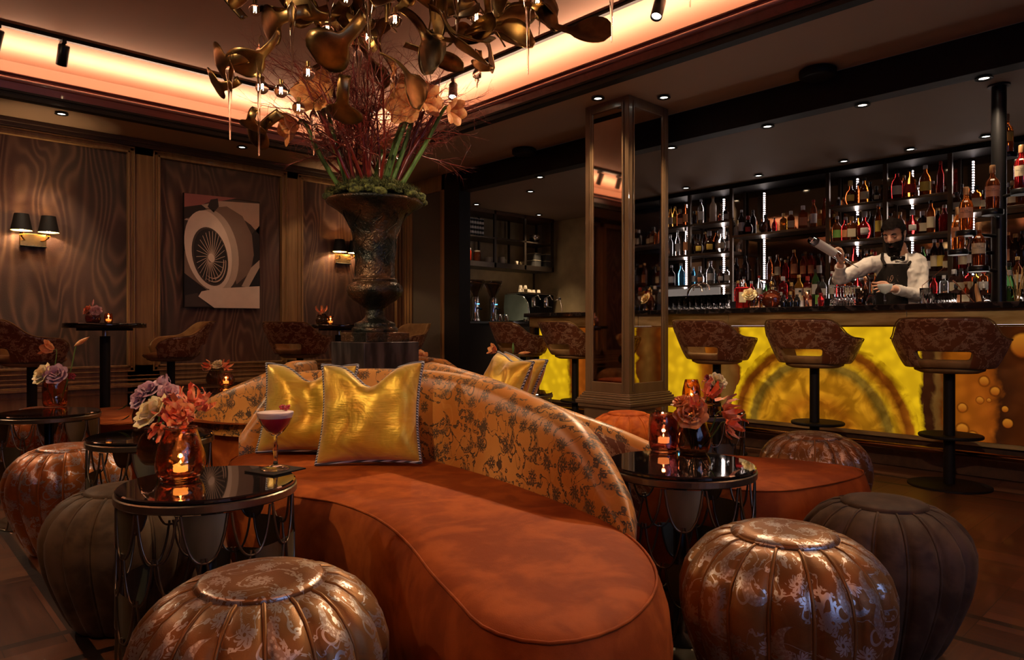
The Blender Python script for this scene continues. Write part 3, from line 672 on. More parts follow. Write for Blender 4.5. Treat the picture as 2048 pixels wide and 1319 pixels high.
# ---------------------------------------------------------------- drum tables
TR, TH = .224, .54
def drum():
    t = thing('drum_table', '', 'table'); r = TR
    MB().lathe([(r - .008, TH - .012), (r, TH - .009), (r, TH - .003), (r - .004, TH)], 72, sm=False).build('glass_top', M['glass_black'], t)
    MB().lathe([(r - .012, TH - .034), (r + .001, TH - .034), (r + .004, TH - .031), (r + .004, TH - .015), (r + .001, TH - .012), (r - .01, TH - .012)], 72, sm=False).build('rim', M['bronze_rim'], t)
    n = 12; ang = 2 * PI / n; hh = .104; rr = r - .004; b = MB()
    def u(a0, z0, s): # one hanging loop
        out = []
        for k in range(17):
            q = k / 16 * 2 - 1; a = a0 + q * ang * .46; z = z0 - hh * 1.12 * (1 - abs(q) ** 2.7) ** .8; out.append((s * math.cos(a), s * math.sin(a), z))
        return out
    for row in range(5):
        z0 = TH - .038 - row * hh
        for i in range(n):
            a0 = (i + .5 * (row % 2)) * ang; p = u(a0, z0, rr)
            if min(q[2] for q in p) < .004: p = [(x, y, max(.006, z)) for x, y, z in p]
            b.tube(p, .0036, 5)
    MB.lathe(b, [(rr - .004, .0), (rr + .004, 0), (rr + .004, .008), (rr - .004, .008)], 60)
    b.build('wire_frame', M['bronze_rim'], t)
    for row in range(4):
        z0 = TH - .038 - row * hh
        for i in range(n):
            if (i * 3 + row * 4) % 8 in (0, 1, 3) :
                a0 = (i + .5 * (row % 2)) * ang; p = u(a0, z0, rr - .001); q = u(a0, z0, rr - .003); zt = [(c[0], c[1], z0 + .0) for c in p]
                pb = MB(); pb.grid([zt, [(c[0], c[1], max(.01, c[2])) for c in p]], 0, True); pb.build('scallop_plate', M['antique_brass'], t)
    MB().lathe([(.10, .0), (.10, .012), (.02, .02), (.02, TH - .04)], 24).build('centre_post', M['black_metal'], t)
    return t
T0 = drum(); TG = 'scalloped drum tables with black glass tops'
tabs = {}
for k, px, py, rz, lb in (('a', 418, 962, 2.75, 'black glass drum table at the front left holding the cocktail'), ('b', 1360, 924, 2.2, 'black glass drum table right of the front sofa, holding orange lilies'),
    ('c', 303, 868, .2, 'black glass drum table at the left between the brocade pouf and the left sofa'), ('d', 98, 823, .9, 'black glass drum table at the far left edge with the pink amaryllis'),
    ('e', 445, 779, .3, 'small looking drum table behind the left sofa by the panelled wall'), ('f', 1399, 819, 1.4, 'black glass drum table nearest the bar, with the cream rose'), ('g', 1037, 783, .7, 'drum table behind the front sofa, left of the mirrored column')):
    p = W(px, py, TH); tabs[k] = p; place(T0, (p.x, p.y, 0), rz, lb, TG)
# ---------------------------------------------------------------- sofas
def offset(P, d):
    out = []; n = len(P)
    for i in range(n):
        t = (P[(i + 1) % n] - P[i - 1]); t.z = 0; t.normalize(); out.append(P[i] + Vector((t.y, -t.x, 0)) * d)
    return out
def sofa(name_label, seat, back, ztop, lean=1, pipe=True, zs=.42):
    """seat: outline, anticlockwise; back: path with the seat on its left; ztop: height at each of its points"""
    t = thing('curved_sofa', name_label, 'sofa', (0, 0, 0)); c0 = sum((Vector(p) for p in seat), Vector((0, 0))) / len(seat); c0 = Vector((c0.x, c0.y, 0)); t.location = c0
    S = resample(spline([(p[0], p[1], 0) for p in seat], 8, True), 110, True); S = [p - c0 for p in S]
    b = MB(); rows = []
    for (o, z) in ((-.05, .012), (-.02, .03), (.012, .10), (.030, .20), (.034, .28), (.026, .35), (.010, .40), (0, zs - .003)):
        rows.append([Vector((q.x, q.y, z)) for q in offset(S, o)])
    b.grid(rows, 0, True, True); b.build('seat_base', M['rust_velvet'], t)
    b = MB(); rows = []
    for (o, z) in ((0, zs - .004), (-.012, zs + .004), (-.035, zs + .010), (-.07, zs + .014)): rows.append([Vector((q.x, q.y, z)) for q in offset(S, o)])
    b.grid(rows, 0, True, True)
    bm = bmesh.new(); vs_ = [bm.verts.new(p) for p in rows[-1]]; ed = [bm.edges.new((vs_[i], vs_[(i + 1) % len(vs_)])) for i in range(len(vs_))]
    bmesh.ops.triangle_fill(bm, edges=ed, use_beauty=True); bm.verts.ensure_lookup_table(); bm.verts.index_update()
    b.add([v.co.copy() for v in bm.verts], [[v.index for v in f.verts] for f in bm.faces], 0, True); bm.free()
    o = b.build('seat_cushion', M['rust_velvet'], t, merge=True)
    bm = bmesh.new(); bm.from_mesh(o.data); bmesh.ops.recalc_face_normals(bm, faces=bm.faces); bm.to_mesh(o.data); bm.free()
    MB().tube([p + Vector((0, 0, zs)) for p in S], .0035, 6, closed=True).build('seat_piping', M['rust_velvet'], t)
    # back
    n = 64; raw = [Vector((p[0], p[1], z)) for p, z in zip(back, ztop)]
    P = resample(spline(raw, 8), n); rows = []; uvs = []; ridge = []; L = 0
    for i, p in enumerate(P):
        a = P[max(0, i - 1)]; c = P[min(n - 1, i + 1)]; tg = Vector((c.x - a.x, c.y - a.y, 0)).normalized(); nn = Vector((tg.y, -tg.x, 0))
        if i: L += (Vector((p.x, p.y, 0)) - Vector((P[i - 1].x, P[i - 1].y, 0))).length
        e = min(1, i / 5, (n - 1 - i) / 5); e = math.sin(e * PI / 2) ** .6 if e < 1 else 1; h = max(.03, p.z - .38); th = (.05 + .10 * min(1, h / .35)) * max(.25, e); q0 = Vector((p.x, p.y, 0)) - c0
        ln = .035 * h / .4 * lean; sec = [(.0, .36), (ln * .3, .38 + h * .25), (ln * .6, .38 + h * .5), (ln * .85, .38 + h * .75), (ln + th * .08, p.z - .03 * min(1, h / .1)), (ln + th * .22, p.z - .008), (ln + th * .45, p.z),
            (ln + th * .7, p.z - .008), (ln + th * .9, p.z - .035 * min(1, h / .1)), (ln * .9 + th, .38 + h * .5), (ln * .5 + th * .98, .34), (th * .9, .2), (th * .8, .06), (th * .7, .012)]
        row = [q0 + nn * o + Vector((0, 0, z)) for o, z in sec]; rows.append(row); ridge.append(row[4])
        l2 = [0]
        for a_, b_ in zip(row, row[1:]): l2.append(l2[-1] + (b_ - a_).length)
        uvs.append([(L, s_) for s_ in l2])
    b = MB(); b.grid(rows, 0, True, False, uvs)
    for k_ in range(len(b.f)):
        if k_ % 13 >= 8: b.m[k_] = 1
    b.add(rows[0], [list(range(len(rows[0])))[::-1]], 0, True); b.add(rows[-1], [list(range(len(rows[0])))], 0, True)
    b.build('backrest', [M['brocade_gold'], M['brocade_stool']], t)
    return t, P
def ztops(pts, tab, off=(.06, 0), lo=.425):
    """height of the back at every plan point from the height line of its silhouette"""
    out = []
    for p in pts:
        px, _, d = proj((p[0] + off[0], p[1] + off[1], 0)); out.append(max(lo, EYE - (interp(tab, px) - 659.5) * d / FOC))
    return out
seatA = [(1.03, 2.06), (1.072, 1.95), (1.075, 1.763), (1.046, 1.60), (1.01, 1.48), (.969, 1.368), (.912, 1.229), (.856, 1.07), (.82, .97), (.815, .90), (.84, .835), (.88, .80), (.945, .78), (1.032, .783), (1.137, .815), (1.226, .862), (1.309, .928), (1.398, 1.029), (1.47, 1.14),
         (1.535, 1.25), (1.60, 1.45), (1.67, 1.75), (1.70, 2.0), (1.71, 2.28), (1.66, 2.55), (1.52, 2.80), (1.36, 2.90), (1.20, 2.94), (1.11, 2.86), (1.06, 2.72), (1.0, 2.5), (.99, 2.25)]
backA = [(1.445, 1.10), (1.486, 1.231), (1.538, 1.443), (1.598, 1.726), (1.638, 2.0), (1.652, 2.274), (1.60, 2.5), (1.48, 2.72), (1.33, 2.84), (1.16, 2.90)]
tabA = [(458, 915), (462, 888), (472, 852), (485, 822), (502, 799), (520, 784), (560, 766), (630, 746), (700, 738), (760, 736), (850, 740), (917, 747), (983, 768), (1033, 790), (1083, 807), (1117, 830), (1150, 857), (1184, 890), (1210, 930), (1227, 967), (1240, 1017), (1247, 1062)]
zA = ztops(backA, tabA, (.08, .03)); zA[0] = .43; zA[-1] = .50
sA, PA = sofa('rust velvet sofa with golden floral backrest curving through the front of the room', seatA, backA, zA)
# right hand sofa, its back to the front one
backD = [(2.98, 3.12), (2.72, 3.22), (2.46, 3.14), (2.28, 2.90), (2.16, 2.55), (2.10, 2.2), (2.09, 1.9), (2.12, 1.68), (2.19, 1.50), (2.28, 1.38)]
tabD = [(848, 728), (869, 724), (915, 734), (1003, 764), (1071, 796), (1130, 822), (1201, 849), (1271, 882), (1330, 915), (1400, 955), (1425, 985)]
zD = ztops(backD, tabD, (-.10, 0)); zD[0] = .45; zD[1] = .6; zD[2] = .74; zD[-1] = .43
seatD = [(2.12, 1.34), (2.13, 1.18), (2.22, 1.07), (2.38, 1.02), (2.55, .99), (2.70, .99), (2.79, 1.04), (2.80, 1.15), (2.775, 1.28), (2.72, 1.42), (2.66, 1.6), (2.63, 1.9), (2.65, 2.2), (2.73, 2.45), (2.88, 2.6), (3.02, 2.75), (3.06, 2.95), (2.98, 3.12), (2.75, 3.2), (2.5, 3.12), (2.30, 2.88), (2.16, 2.52), (2.09, 2.15), (2.08, 1.8), (2.10, 1.5)]
sofa('rust velvet sofa at the right whose seat shows beyond the lily table', seatD, backD, zD)
# left hand sofa, seen from behind
backB = [(1.42, 4.42), (1.44, 4.15), (1.50, 3.92), (1.64, 3.74), (1.84, 3.70), (2.02, 3.82), (2.12, 3.98)]
tabB = [(330, 850), (373, 817), (398, 799), (434, 781), (480, 761), (523, 748), (561, 735), (612, 724), (660, 721)]
backB = backB[::-1]; zB = ztops(backB, tabB, (-.05, -.1)); zB[-1] = .43
seatB = [(1.42, 4.42), (1.44, 4.15), (1.52, 3.92), (1.66, 3.76), (1.84, 3.72), (2.02, 3.84), (2.16, 4.05), (2.18, 4.25), (2.08, 4.4), (1.9, 4.42), (1.72, 4.46), (1.56, 4.60), (1.48, 4.82), (1.40, 5.05), (1.25, 5.18), (1.10, 5.12), (1.0, 4.95), (.985, 4.7), (1.0, 4.45), (1.08, 4.28), (1.25, 4.25)]
sofa('rust velvet sofa at the left, seen from behind its golden brocade back', seatB[::-1], backB, zB)
# far sofa behind the plinth
backC = [(2.66, 4.25), (2.68, 4.0), (2.76, 3.78), (2.92, 3.66), (3.1, 3.74), (3.18, 3.95), (3.2, 4.15)][::-1]
zC = [.46, .56, .66, .735, .765, .77, .74]
seatC = [(2.66, 4.25), (2.70, 4.0), (2.78, 3.8), (2.92, 3.7), (3.08, 3.76), (3.16, 3.95), (3.25, 4.3), (3.2, 4.7), (3.0, 4.9), (2.8, 4.8), (2.68, 4.55)]
sofa('far curved sofa with orange backrest, just showing right of the plinth', seatC, backC[::-1][::-1], zC)
# ---------------------------------------------------------------- cushions
def pillow(loc, yaw, tilt, roll, label, w=.44, chop=.10, seed=0, h=None):
    t = thing('throw_pillow', label, 'cushion', loc, 0, 'golden satin throw pillows'); h = h or w; N = 22
    R = Matrix.Rotation(yaw, 3, 'Z') @ Matrix.Rotation(tilt, 3, 'X') @ Matrix.Rotation(roll, 3, 'Y')
    def edge(u, v):
        x = u * w / 2; z = v * h / 2; pin = 1 - .10 * (1 - u * u) * 0; x *= 1 - .10 * (1 - v * v); z *= 1 - .06 * (1 - u * u)
        z -= chop * max(0, v) ** 2 * math.exp(-(u / .38) ** 2); return x, z
    def pt(u, v, s):
        x, z = edge(u, v); th = .075 * ((1 - u ** 4) * (1 - v ** 4)) ** .55
        cr = .010 * math.sin(7 * u + 4 * v * v + seed) * (1 - v * v) + .014 * noise.noise(Vector((u * 2.2 + seed, v * 2.2, 3)))
        cr -= .03 * math.exp(-(u / .12) ** 2) * max(0, v) * (1 - v ** 6)
        return R @ Vector((x, s * (th + cr * (th / .075)), z + h / 2))
    us = [math.sin((k / N * 2 - 1) * PI / 2) for k in range(N + 1)]
    b = MB()
    b.grid([[pt(u, v, -1) for u in us] for v in us]); b.grid([[pt(u, v, 1) for u in us[::-1]] for v in us])
    b.build('cover', M['gold_satin'], t, merge=True)
    rim = [(u, -1) for u in us] + [(1, v) for v in us[1:]] + [(u, 1) for u in us[::-1][1:]] + [(-1, v) for v in us[::-1][1:-1]]
    MB().tube([pt(u, v, 0) for u, v in rim], .0075, 7, closed=True).build('rope_trim', M['rope'], t); return t
p = V(728, 926, 2.72); pillow((p.x - .03, p.y - .08, .445), -.80, -.30, -.03, 'golden satin pillow with rope trim, the front one of the pair on the front sofa', .40, .09, 1, .39)
p = V(612, 922, 2.9); pillow((p.x - .02, p.y - .02, .445), -.72, -.30, .02, 'golden satin pillow with rope trim, half hidden behind the front pillow', .385, .07, 4, .375)
p = V(942, 740, 3.65); pillow((p.x + .03, p.y - .12, .475), -1.75, -.35, .12, 'golden pillow leaning on the right sofa, its near one, only the tip showing', .36, .02, 2)
pillow((p.x + .20, p.y - .02, .475), -1.6, -.40, .1, 'golden pillow on the right sofa, the farther tip beside the pink amaryllis', .36, .02, 6)
# ---------------------------------------------------------------- bar chairs and high tables
def chair():
    t = thing('bar_stool', '', 'stool'); na, nv = 40, 12
    def prof(a):           # a: 0 = middle of the back
        a = abs(a); z = interp([(0, 1.02), (.62, 1.02), (.74, 1.008), (1.02, .925), (1.18, .90), (1.8, .885), (2.1, .85), (2.25, .80)], a); return z
    A = [(-2.25 + 4.5 * k / na) for k in range(na + 1)]
    rows = []; uvs = []
    for j in range(nv + 1):
        v = j / nv; row = []; ur = []
        for a in A:
            zt = prof(a); z = lerp(.715, zt, v); hv = max(0, (z - .715) / .305); r = .20 + .115 * hv ** .75; sx = 1.0 + .06 * abs(math.sin(a)); back = .035 * hv * math.cos(a)
            x = -(r + back) * math.cos(a); yy = -r * sx * math.sin(a) * 1.08; row.append(Vector((x, yy, z))); ur.append((a * .26, z))
        rows.append(row); uvs.append(ur)
    b = MB(); b.grid(rows, 0, True, False, uvs, skip=lambda i, j: i in (2, 3) and abs(A[j] + .056) < .58)
    o = b.build('shell', [M['brocade_stool'], M['tan_velvet'], M['tan_velvet']], t)
    for p_ in o.data.polygons:
        if p_.center.z < .80 and abs(math.atan2(p_.center.y, -p_.center.x)) < .62: p_.material_index = 1
    s = o.modifiers.new('thick', 'SOLIDIFY'); s.thickness = .034; s.offset = -1; s.material_offset = 1; s.material_offset_rim = 2
    s = o.modifiers.new('sub', 'SUBSURF'); s.levels = 1; s.render_levels = 1
    MB().lathe([(.04, .685), (.15, .69), (.185, .705), (.19, .72), (.14, .735)], 32).build('seat_pan', M['tan_velvet'], t)
    MB().lathe([(.14, .71), (.19, .718), (.205, .735), (.195, .752), (.14, .762), (.0001, .765)], 32, (.012, 0, 0), cap=False).build('seat_cushion', M['tan_velvet'], t)
    MB().tube([rows[-1][k] + Vector((.004 * math.cos(A[k]), 0, .003)) for k in range(na + 1)], .004, 6).build('edge_piping', M['tan_velvet'], t)
    MB().lathe([(.032, .015), (.032, .70)], 20).build('post', M['black_matte'], t)
    MB().lathe([(.225, 0), (.225, .008), (.21, .012), (.03, .016)], 44).build('base_plate', M['black_matte'], t)
    MB().lathe([(.17, .29), (.175, .295), (.175, .305), (.17, .31)], 36, (.05, 0, 0)).build('footrest', M['black_matte'], t)
    return t
C0 = chair(); CG = 'bar chairs in brown brocade and tan velvet'
ang = math.atan2(.15, 1)
def stool(x, y, rz, label): place(C0, (x, y, 0), rz, label, CG)
stool(4.86, 1.281, .12, 'brocade bar stool at the far right before the dark onyx')
stool(4.86, 2.103, .0, 'brocade bar stool before the yellow rings of the onyx bar')
stool(4.86, 2.86, -.05, 'brocade bar stool just right of the mirrored column')
stool(4.80, 4.27, -.1, 'brocade bar stool just left of the mirrored column, partly hidden by it')
stool(4.80, 4.95, -.15, 'brocade bar stool at the far left end of the bar counter')
q = PY(342, 6.28); stool(q.x, 6.28, PI - .15 + .0, 'tan velvet bar chair under the wheel picture, turned to the left high table')
q = PY(64, 6.0); stool(q.x, 6.0, .25, 'bar chair at the far left edge of the photo, turned to the high table')
q = PY(600, 6.2); stool(q.x, 6.2, .55, 'bar chair seen from behind, between the wheel picture and the urn')
q = PY(800, 6.55); stool(q.x, 6.55, PI + .1, 'bar chair mostly hidden behind the foot of the urn')
def high_table(x, y, label):
    t = thing('high_table', label, 'table', (x, y, 0), 0, 'round black high tables by the panelled wall')
    MB().lathe([(.29, .965), (.30, .97), (.30, 1.0), (.297, 1.005)], 60).build('table_top', M['black_lacquer'], t)
    MB().lathe([(.20, .945), (.20, .965)], 40).build('support_disc', M['black_matte'], t)
    MB().lathe([(.038, .02), (.038, .90)], 20).build('post', M['black_matte'], t); MB().lathe([(.022, .9), (.022, .945)], 16).build('collar', M['steel'], t)
    MB().lathe([(.24, 0), (.24, .012), (.04, .02)], 44).build('base_plate', M['black_matte'], t); return (x, y)
HT1 = high_table(1.47, 6.41, 'round black high table at the left, under the sconce')
HT2 = high_table(3.56, 6.36, 'round black high table left of the urn, with a small candle')
# ---------------------------------------------------------------- plinth and urn
UX, UY = 2.418, 3.861
t = thing('bronze_plinth', 'square dark metal plinth carrying the urn behind the front sofa', 'plinth', (UX, UY, 0)); s = .2
bev(MB().box((0, 0, .4375), (2 * s, 2 * s, .875)).build('block', M['plinth_metal'], t), .003)
t = thing('bronze_urn', 'huge dark bronze urn filled with twigs and amaryllis', 'urn', (UX, UY, .875))
bev(MB().box((0, 0, .03), (.315, .315, .06)).build('foot_slab', M['urn_bronze'], t), .005)
pf = [(.142, .06), (.146, .07), (.146, .085), (.136, .093), (.128, .096), (.131, .106), (.128, .118), (.115, .124), (.085, .135), (.066, .155), (.058, .175), (.062, .185), (.058, .192), (.062, .21), (.09, .235), (.135, .265), (.168, .295), (.179, .325),
      (.172, .355), (.15, .375), (.134, .382), (.142, .388), (.142, .396), (.134, .402), (.126, .406), (.124, .43), (.126, .52), (.134, .62), (.148, .70), (.172, .765), (.205, .81), (.245, .842), (.275, .86), (.302, .876), (.308, .888), (.30, .899), (.285, .90), (.24, .875), (.16, .85)]
MB().lathe(pf, 64).build('body', M['urn_bronze'], t)
b = MB()      # raised vine relief on the neck and cup
for k in range(9):
    a = 2 * PI * k / 9; pts = []
    for j in range(22):
        z = .42 + .40 * j / 21; r = interp([(zz, rr) for rr, zz in pf[24:33]], z) + .001; aa = a + .22 * math.sin(j * .75 + k); pts.append((r * math.cos(aa), r * math.sin(aa), z))
    b.tube(pts, .0035, 5)
b.build('relief', M['urn_bronze'], t)
b = MB(); random.seed(3)      # moss ring
for i in range(260):
    a = random.uniform(0, 2 * PI); r = random.uniform(.03, .30); s = random.uniform(.015, .04); b.ell((r * math.cos(a), r * math.sin(a), .915 + .10 * math.cos(r / .29 * PI / 2) + random.uniform(-.01, .02)), (s * 1.2, s * 1.2, s * .7), 8, k=5)
for i in range(7000):
    a = random.uniform(0, 2 * PI); r = .31 * math.sqrt(random.random()); z = .93 + .115 * math.cos(r / .31 * PI / 2) + random.uniform(-.015, .01); L_ = random.uniform(.018, .045)
    dx, dy, dz = random.uniform(-1, 1), random.uniform(-1, 1), random.uniform(.1, 1); p = Vector((r * math.cos(a), r * math.sin(a), z)); q = p + Vector((dx, dy, dz)).normalized() * L_; w = Vector((-dy, dx, 0)).normalized() * .0022
    b.add([p - w, p + w, q], [(0, 1, 2)], 0, False)
o = b.build('moss', M['moss'], None, (UX, UY, .875)); tag(o, 'ring of green moss spilling over the rim of the urn', 'moss', kind='stuff')
# ---------------------------------------------------------------- the bar
BY0, BY1, BZ = -1.2, 5.29, 1.125
t = thing('bar_counter', 'long bar with dark stone top, brass fascia and glowing onyx front', 'bar', (5.13, 2.0, 0)); ox, oy = -5.13, -2.0
def bb(b, x0, x1, y0, y1, z0, z1): return b.bx(x0 + ox, x1 + ox, y0 + oy, y1 + oy, z0, z1)
bev(bb(MB(), 5.13, 5.74, BY0, BY1, BZ - .04, BZ).build('worktop', M['counter_stone'], t), .004)
b = MB(); ys = [BY0 + .02, .45, 1.62, 2.95, 4.1, BY1 - .03]
for a, c in zip(ys, ys[1:]): bb(b, 5.185, 5.24, a + .0015, c - .0015, .985, BZ - .04)
bev(b.build('fascia', M['brass_fascia'], t), .002)
bb(MB(), 5.205, 5.24, BY0, BY1 - .03, .972, .984).build('lip', M['brass'], t)
ys = [BY0 + .02, .35, 1.54, 2.90, 4.12, BY1 - .06]
for a, c in zip(ys, ys[1:]):
    o = MB().bx(5.25, 5.275, a + .002, c - .002, .235, .972).build('onyx_panel', M['onyx'], t); o.location = (ox, oy, 0)
bb(MB(), 5.245, 5.30, BY0, BY1 - .03, .205, .233).build('sill', M['brass_fascia'], t)
bb(MB(), 5.29, 5.34, BY0, BY1 - .03, 0, .205).build('kick_board', M['black_matte'], t)
b = MB(); bb(b, 5.2, 5.7, BY1 - .05, BY1 - .02, 0, BZ - .04); bb(b, 5.28, 5.70, BY0, BY1 - .05, 0.005, .96); b.build('carcass', M['wood_dark'], t)
MB().bx(5.24 + ox, 5.28 + ox, BY1 - .115 + oy, BY1 - .06 + oy, .0, .985).build('corner_post', M['black_matte'], t)
t = thing('foot_rail', 'polished bronze foot rail running along the bottom of the bar', 'rail', (5.13, 2.0, 0))
MB().tube([(0, BY0 - 2, .165), (0, 3.2, .165)], .020, 14).build('tube', plain('rail_metal', (.30, .16, .08), .15, 1), t)
for y in (-1.6, -.3, .9, 2.1, 3.1): MB().tube([(0, y, .165), (.12, y, .165), (.17, y, .12)], .010, 8).build('bracket', M['black_metal'], t)
# ---------------------------------------------------------------- back bar shelving
XF, XR = 7.10, 7.42
UP = [5.62, 5.08, 4.542, 4.004, 2.943, 2.406, 1.867, .79, .25, -.29]
t = thing('bottle_shelving', 'tall dark metal shelving with mirrored back full of bottles behind the bar', 'shelving', (XF, 2.0, 0)); fr = M['wood_dark']; frame_m = plain('shelf_metal', (.075, .055, .04), .32, .7)
b = MB()
for y in UP: 
    MB().bx(0, .03, y - .018 - 2, y + .018 - 2, .921, ZB).bx(.29, .32, y - .012 - 2, y + .012 - 2, .921, ZB).build('upright', frame_m, t)
MB().bx(-.01, .33, UP[-1] - 2, UP[0] - 2, ZB - .05, ZB - .002).build('top_rail', M['black_matte'], t)
bays = []
for a, c in zip(UP, UP[1:]):
    wide = (a - c) > .8
    for z in ((2.0,) if wide else (2.185, 1.835, 1.48)):
        bev(MB().bx(.0, .30, c + .018 - 2, a - .018 - 2, z - .025, z).build('shelf', frame_m, t), .002)
    if wide:
        for z in (1.50,): MB().bx(.14, .30, c + .018 - 2, a - .018 - 2, z - .012, z).build('glass_shelf', M['smoke_glass'], t)
MB().bx(.335, .345, UP[-1] - 2, UP[0] - 2, .921, ZB - .05).build('mirror_back', M['bar_mirror'], t)
for y in (5.33, 4.79, 4.28, 3.78, 2.777, 2.27, 1.766, .9, .5):
    MB().bx(.322, .333, y - .007 - 2, y + .007 - 2, .95, 2.50).build('led_strip', M['led_white'], t)
    light('AREA', 'led_light', (XF + .30, y, 1.7), 1.6, (1, .80, .68), (XF - 1, y, 1.7), shape='RECTANGLE', size=.02, size_y=1.5)
t = thing('back_counter', 'low back counter with lit bottle risers behind the bar', 'counter', (6.85, 2, 0))
MB().bx(0, .72, -2.3, 3.7, 0, .92).build('carcass', M['black_matte'], t)
MB().bx(.03, .06, 4.02 - 2, 5.6 - 2, .92, 1.42).build('added_glow_panel', emis('added_panel_glow', (1, .80, .68), .16), t)  # glowing panel added only to brighten the highball glasses from behind
for (c, a) in ((4.004, 2.943), (1.867, .79), (2.943, 1.867)):
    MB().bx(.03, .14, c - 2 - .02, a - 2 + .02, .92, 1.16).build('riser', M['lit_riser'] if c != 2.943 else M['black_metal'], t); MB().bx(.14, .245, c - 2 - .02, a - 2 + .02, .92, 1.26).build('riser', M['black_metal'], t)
# ---------------------------------------------------------------- bottles
LQ = {}
def liq(n, c, tr=.85, rough=.04): LQ[n] = glass('liquid_' + n, c, rough, tr, 1.36)
liq('amber', (.55, .14, .02)); liq('red', (.42, .02, .02)); liq('clear', (.78, .80, .82), .95); liq('blue', (.10, .42, .72), .8); liq('dark', (.035, .014, .010), .3); liq('green', (.05, .14, .04), .6); liq('brown', (.22, .05, .012), .7); liq('gold', (.75, .36, .05), .85); liq('cream', (.62, .50, .34), 0, .4)
LB = {k: plain('label_' + k, c, .55, 0, .05) for k, c in dict(cream=(.62, .52, .34), white=(.62, .58, .54), yellow=(.70, .50, .08), black=(.02, .02, .02), orange=(.65, .28, .12), red=(.45, .03, .02), green=(.20, .42, .08)).items()}
CP = {k: plain('cap_' + k, c, .35, .3) for k, c in dict(black=(.02, .02, .02), gold=(.6, .4, .14), red=(.4, .03, .02), silver=(.6, .6, .6), cork=(.4, .22, .1)).items()}
SH = {  # profile (radius, height), label band (z0, z1), half angle of the label, cap radius, cap z0, z1
 'tall': ([(.033, 0), (.036, .006), (.036, .185), (.030, .21), (.016, .235), (.013, .25), (.013, .285)], (.05, .15), 1.15, .0155, .272, .30),
 'slim': ([(.028, 0), (.030, .006), (.030, .19), (.022, .225), (.013, .25), (.012, .31)], (.06, .16), 1.2, .014, .295, .33),
 'round': ([(.03, 0), (.046, .012), (.056, .05), (.056, .08), (.046, .115), (.022, .14), (.015, .155), (.015, .185)], (.035, .09), .55, .02, .178, .225),
 'square': ([(.040, 0), (.044, .005), (.044, .145), (.036, .165), (.016, .175), (.015, .20)], (.035, .115), .62, .02, .192, .235),
 'jug': ([(.040, 0), (.045, .008), (.046, .12), (.040, .155), (.020, .185), (.014, .20), (.014, .235)], (.04, .115), .95, .017, .225, .255),
}
protos = {}
def bottle_proto(shape, lq, lb, cp):
    pf, (z0, z1), ha, cr, c0, c1 = SH[shape]; n = 16; t = thing('liquor_bottle', '', 'bottle'); ph = 0
    if shape == 'square':
        b = MB(); rows = []
        for r, z in pf:
            row = []
            for k in range(24):
                a = 2 * PI * k / 24; c, s = math.cos(a), math.sin(a); e = .32; q = 1 if r > .025 else 0
                f_ = (abs(c) ** (2 / .5) + abs(s) ** (2 / .5)) ** -.25 if q else 1; row.append((r * f_ * c * (.72 if q else 1), r * f_ * s, z))
            rows.append(row)
        b.grid(rows, 0, True, True); b.add(rows[0], [list(range(24))[::-1]]); b.add(rows[-1], [list(range(24))])
    else: b = MB().lathe(pf, n)
    b.build('glass_body', LQ[lq], t)
    MB().lathe([(cr, c0), (cr, c1 - .003), (cr - .003, c1)], 12).build('cap', CP[cp], t)
    if lb:
        b = MB(); rows = []
        for z in [lerp(z0, z1, k_ / 8) for k_ in range(9)]:
            r = interp([(zz, rr) for rr, zz in pf if zz <= z1 + .05], z) + .0012
            if shape == 'square': rows.append([(-r * .72 - .0008, q * r * .8, z) for q in (-1, -.5, 0, .5, 1)])
            else: rows.append([(-r * math.cos(a), r * math.sin(a), z) for a in [-ha + 2 * ha * k / 8 for k in range(9)]])
        b.grid(rows, 0, False).build('label', LB[lb], t)
    return t
CNT = {'tall': 'tall', 'slim': 'slim', 'round': 'round', 'square': 'square', 'jug': 'broad'}
LN = dict(amber='amber', red='deep red', clear='clear', blue='blue', dark='dark', green='green', brown='brown', gold='golden', cream='cream')
ORD = ['first', 'second', 'third', 'fourth', 'fifth', 'sixth', 'seventh', 'eighth', 'ninth', 'tenth', 'eleventh', 'twelfth', 'thirteenth', 'fourteenth', 'fifteenth', 'sixteenth', 'seventeenth', 'eighteenth', 'nineteenth', 'twentieth', 'twenty-first', 'twenty-second', 'twenty-third', 'twenty-fourth']
def bottle(x, y, z, shape, lq, lb, cp, label, group, sc=1):
    k = (shape, lq, lb, cp); rz = math.atan2(y, x)
    if k not in protos: o = protos[k] = bottle_proto(*k); o.location = (x, y, z); o.rotation_euler = (0, 0, rz); o['label'] = label
    else: o = copy_tree(protos[k], (x, y, z), rz, label)
    o['group'] = group; o.scale = (sc,) * 3; return o
def row(z, where, items, X=7.2, grp='bottles on the back bar shelves'):
    for i, it in enumerate(sorted(items, key=lambda q: q[0])):
        px, sh, lq, lb, cp = it[:5]; sc = it[5] if len(it) > 5 else 1; p = PX(px, X + (it[6] if len(it) > 6 else 0))
        lab = f"{LN[lq]} {CNT[sh]} bottle{' with ' + lb + ' label' if lb else ''}, {ORD[i]} from left, {where}"
        bottle(p.x, p.y, z + .0005, sh, lq, lb, cp, lab, grp, sc)
row(2.185, 'top shelf beside column', [(1341, 'slim', 'gold', 'cream', 'black', .8), (1350, 'tall', 'gold', 'yellow', 'gold', .85), (1360, 'square', 'brown', 'orange', 'gold', .9), (1371, 'tall', 'brown', 'orange', 'black', .95)])
row(2.185, 'top shelf, second bay', [(1389, 'square', 'dark', None, 'black', .7), (1402, 'tall', 'clear', 'white', 'silver', .98), (1426, 'tall', 'cream', None, 'cork', 1.02), (1439, 'square', 'brown', 'red', 'red', .45), (1452, 'square', 'dark', 'white', 'black', .7)])
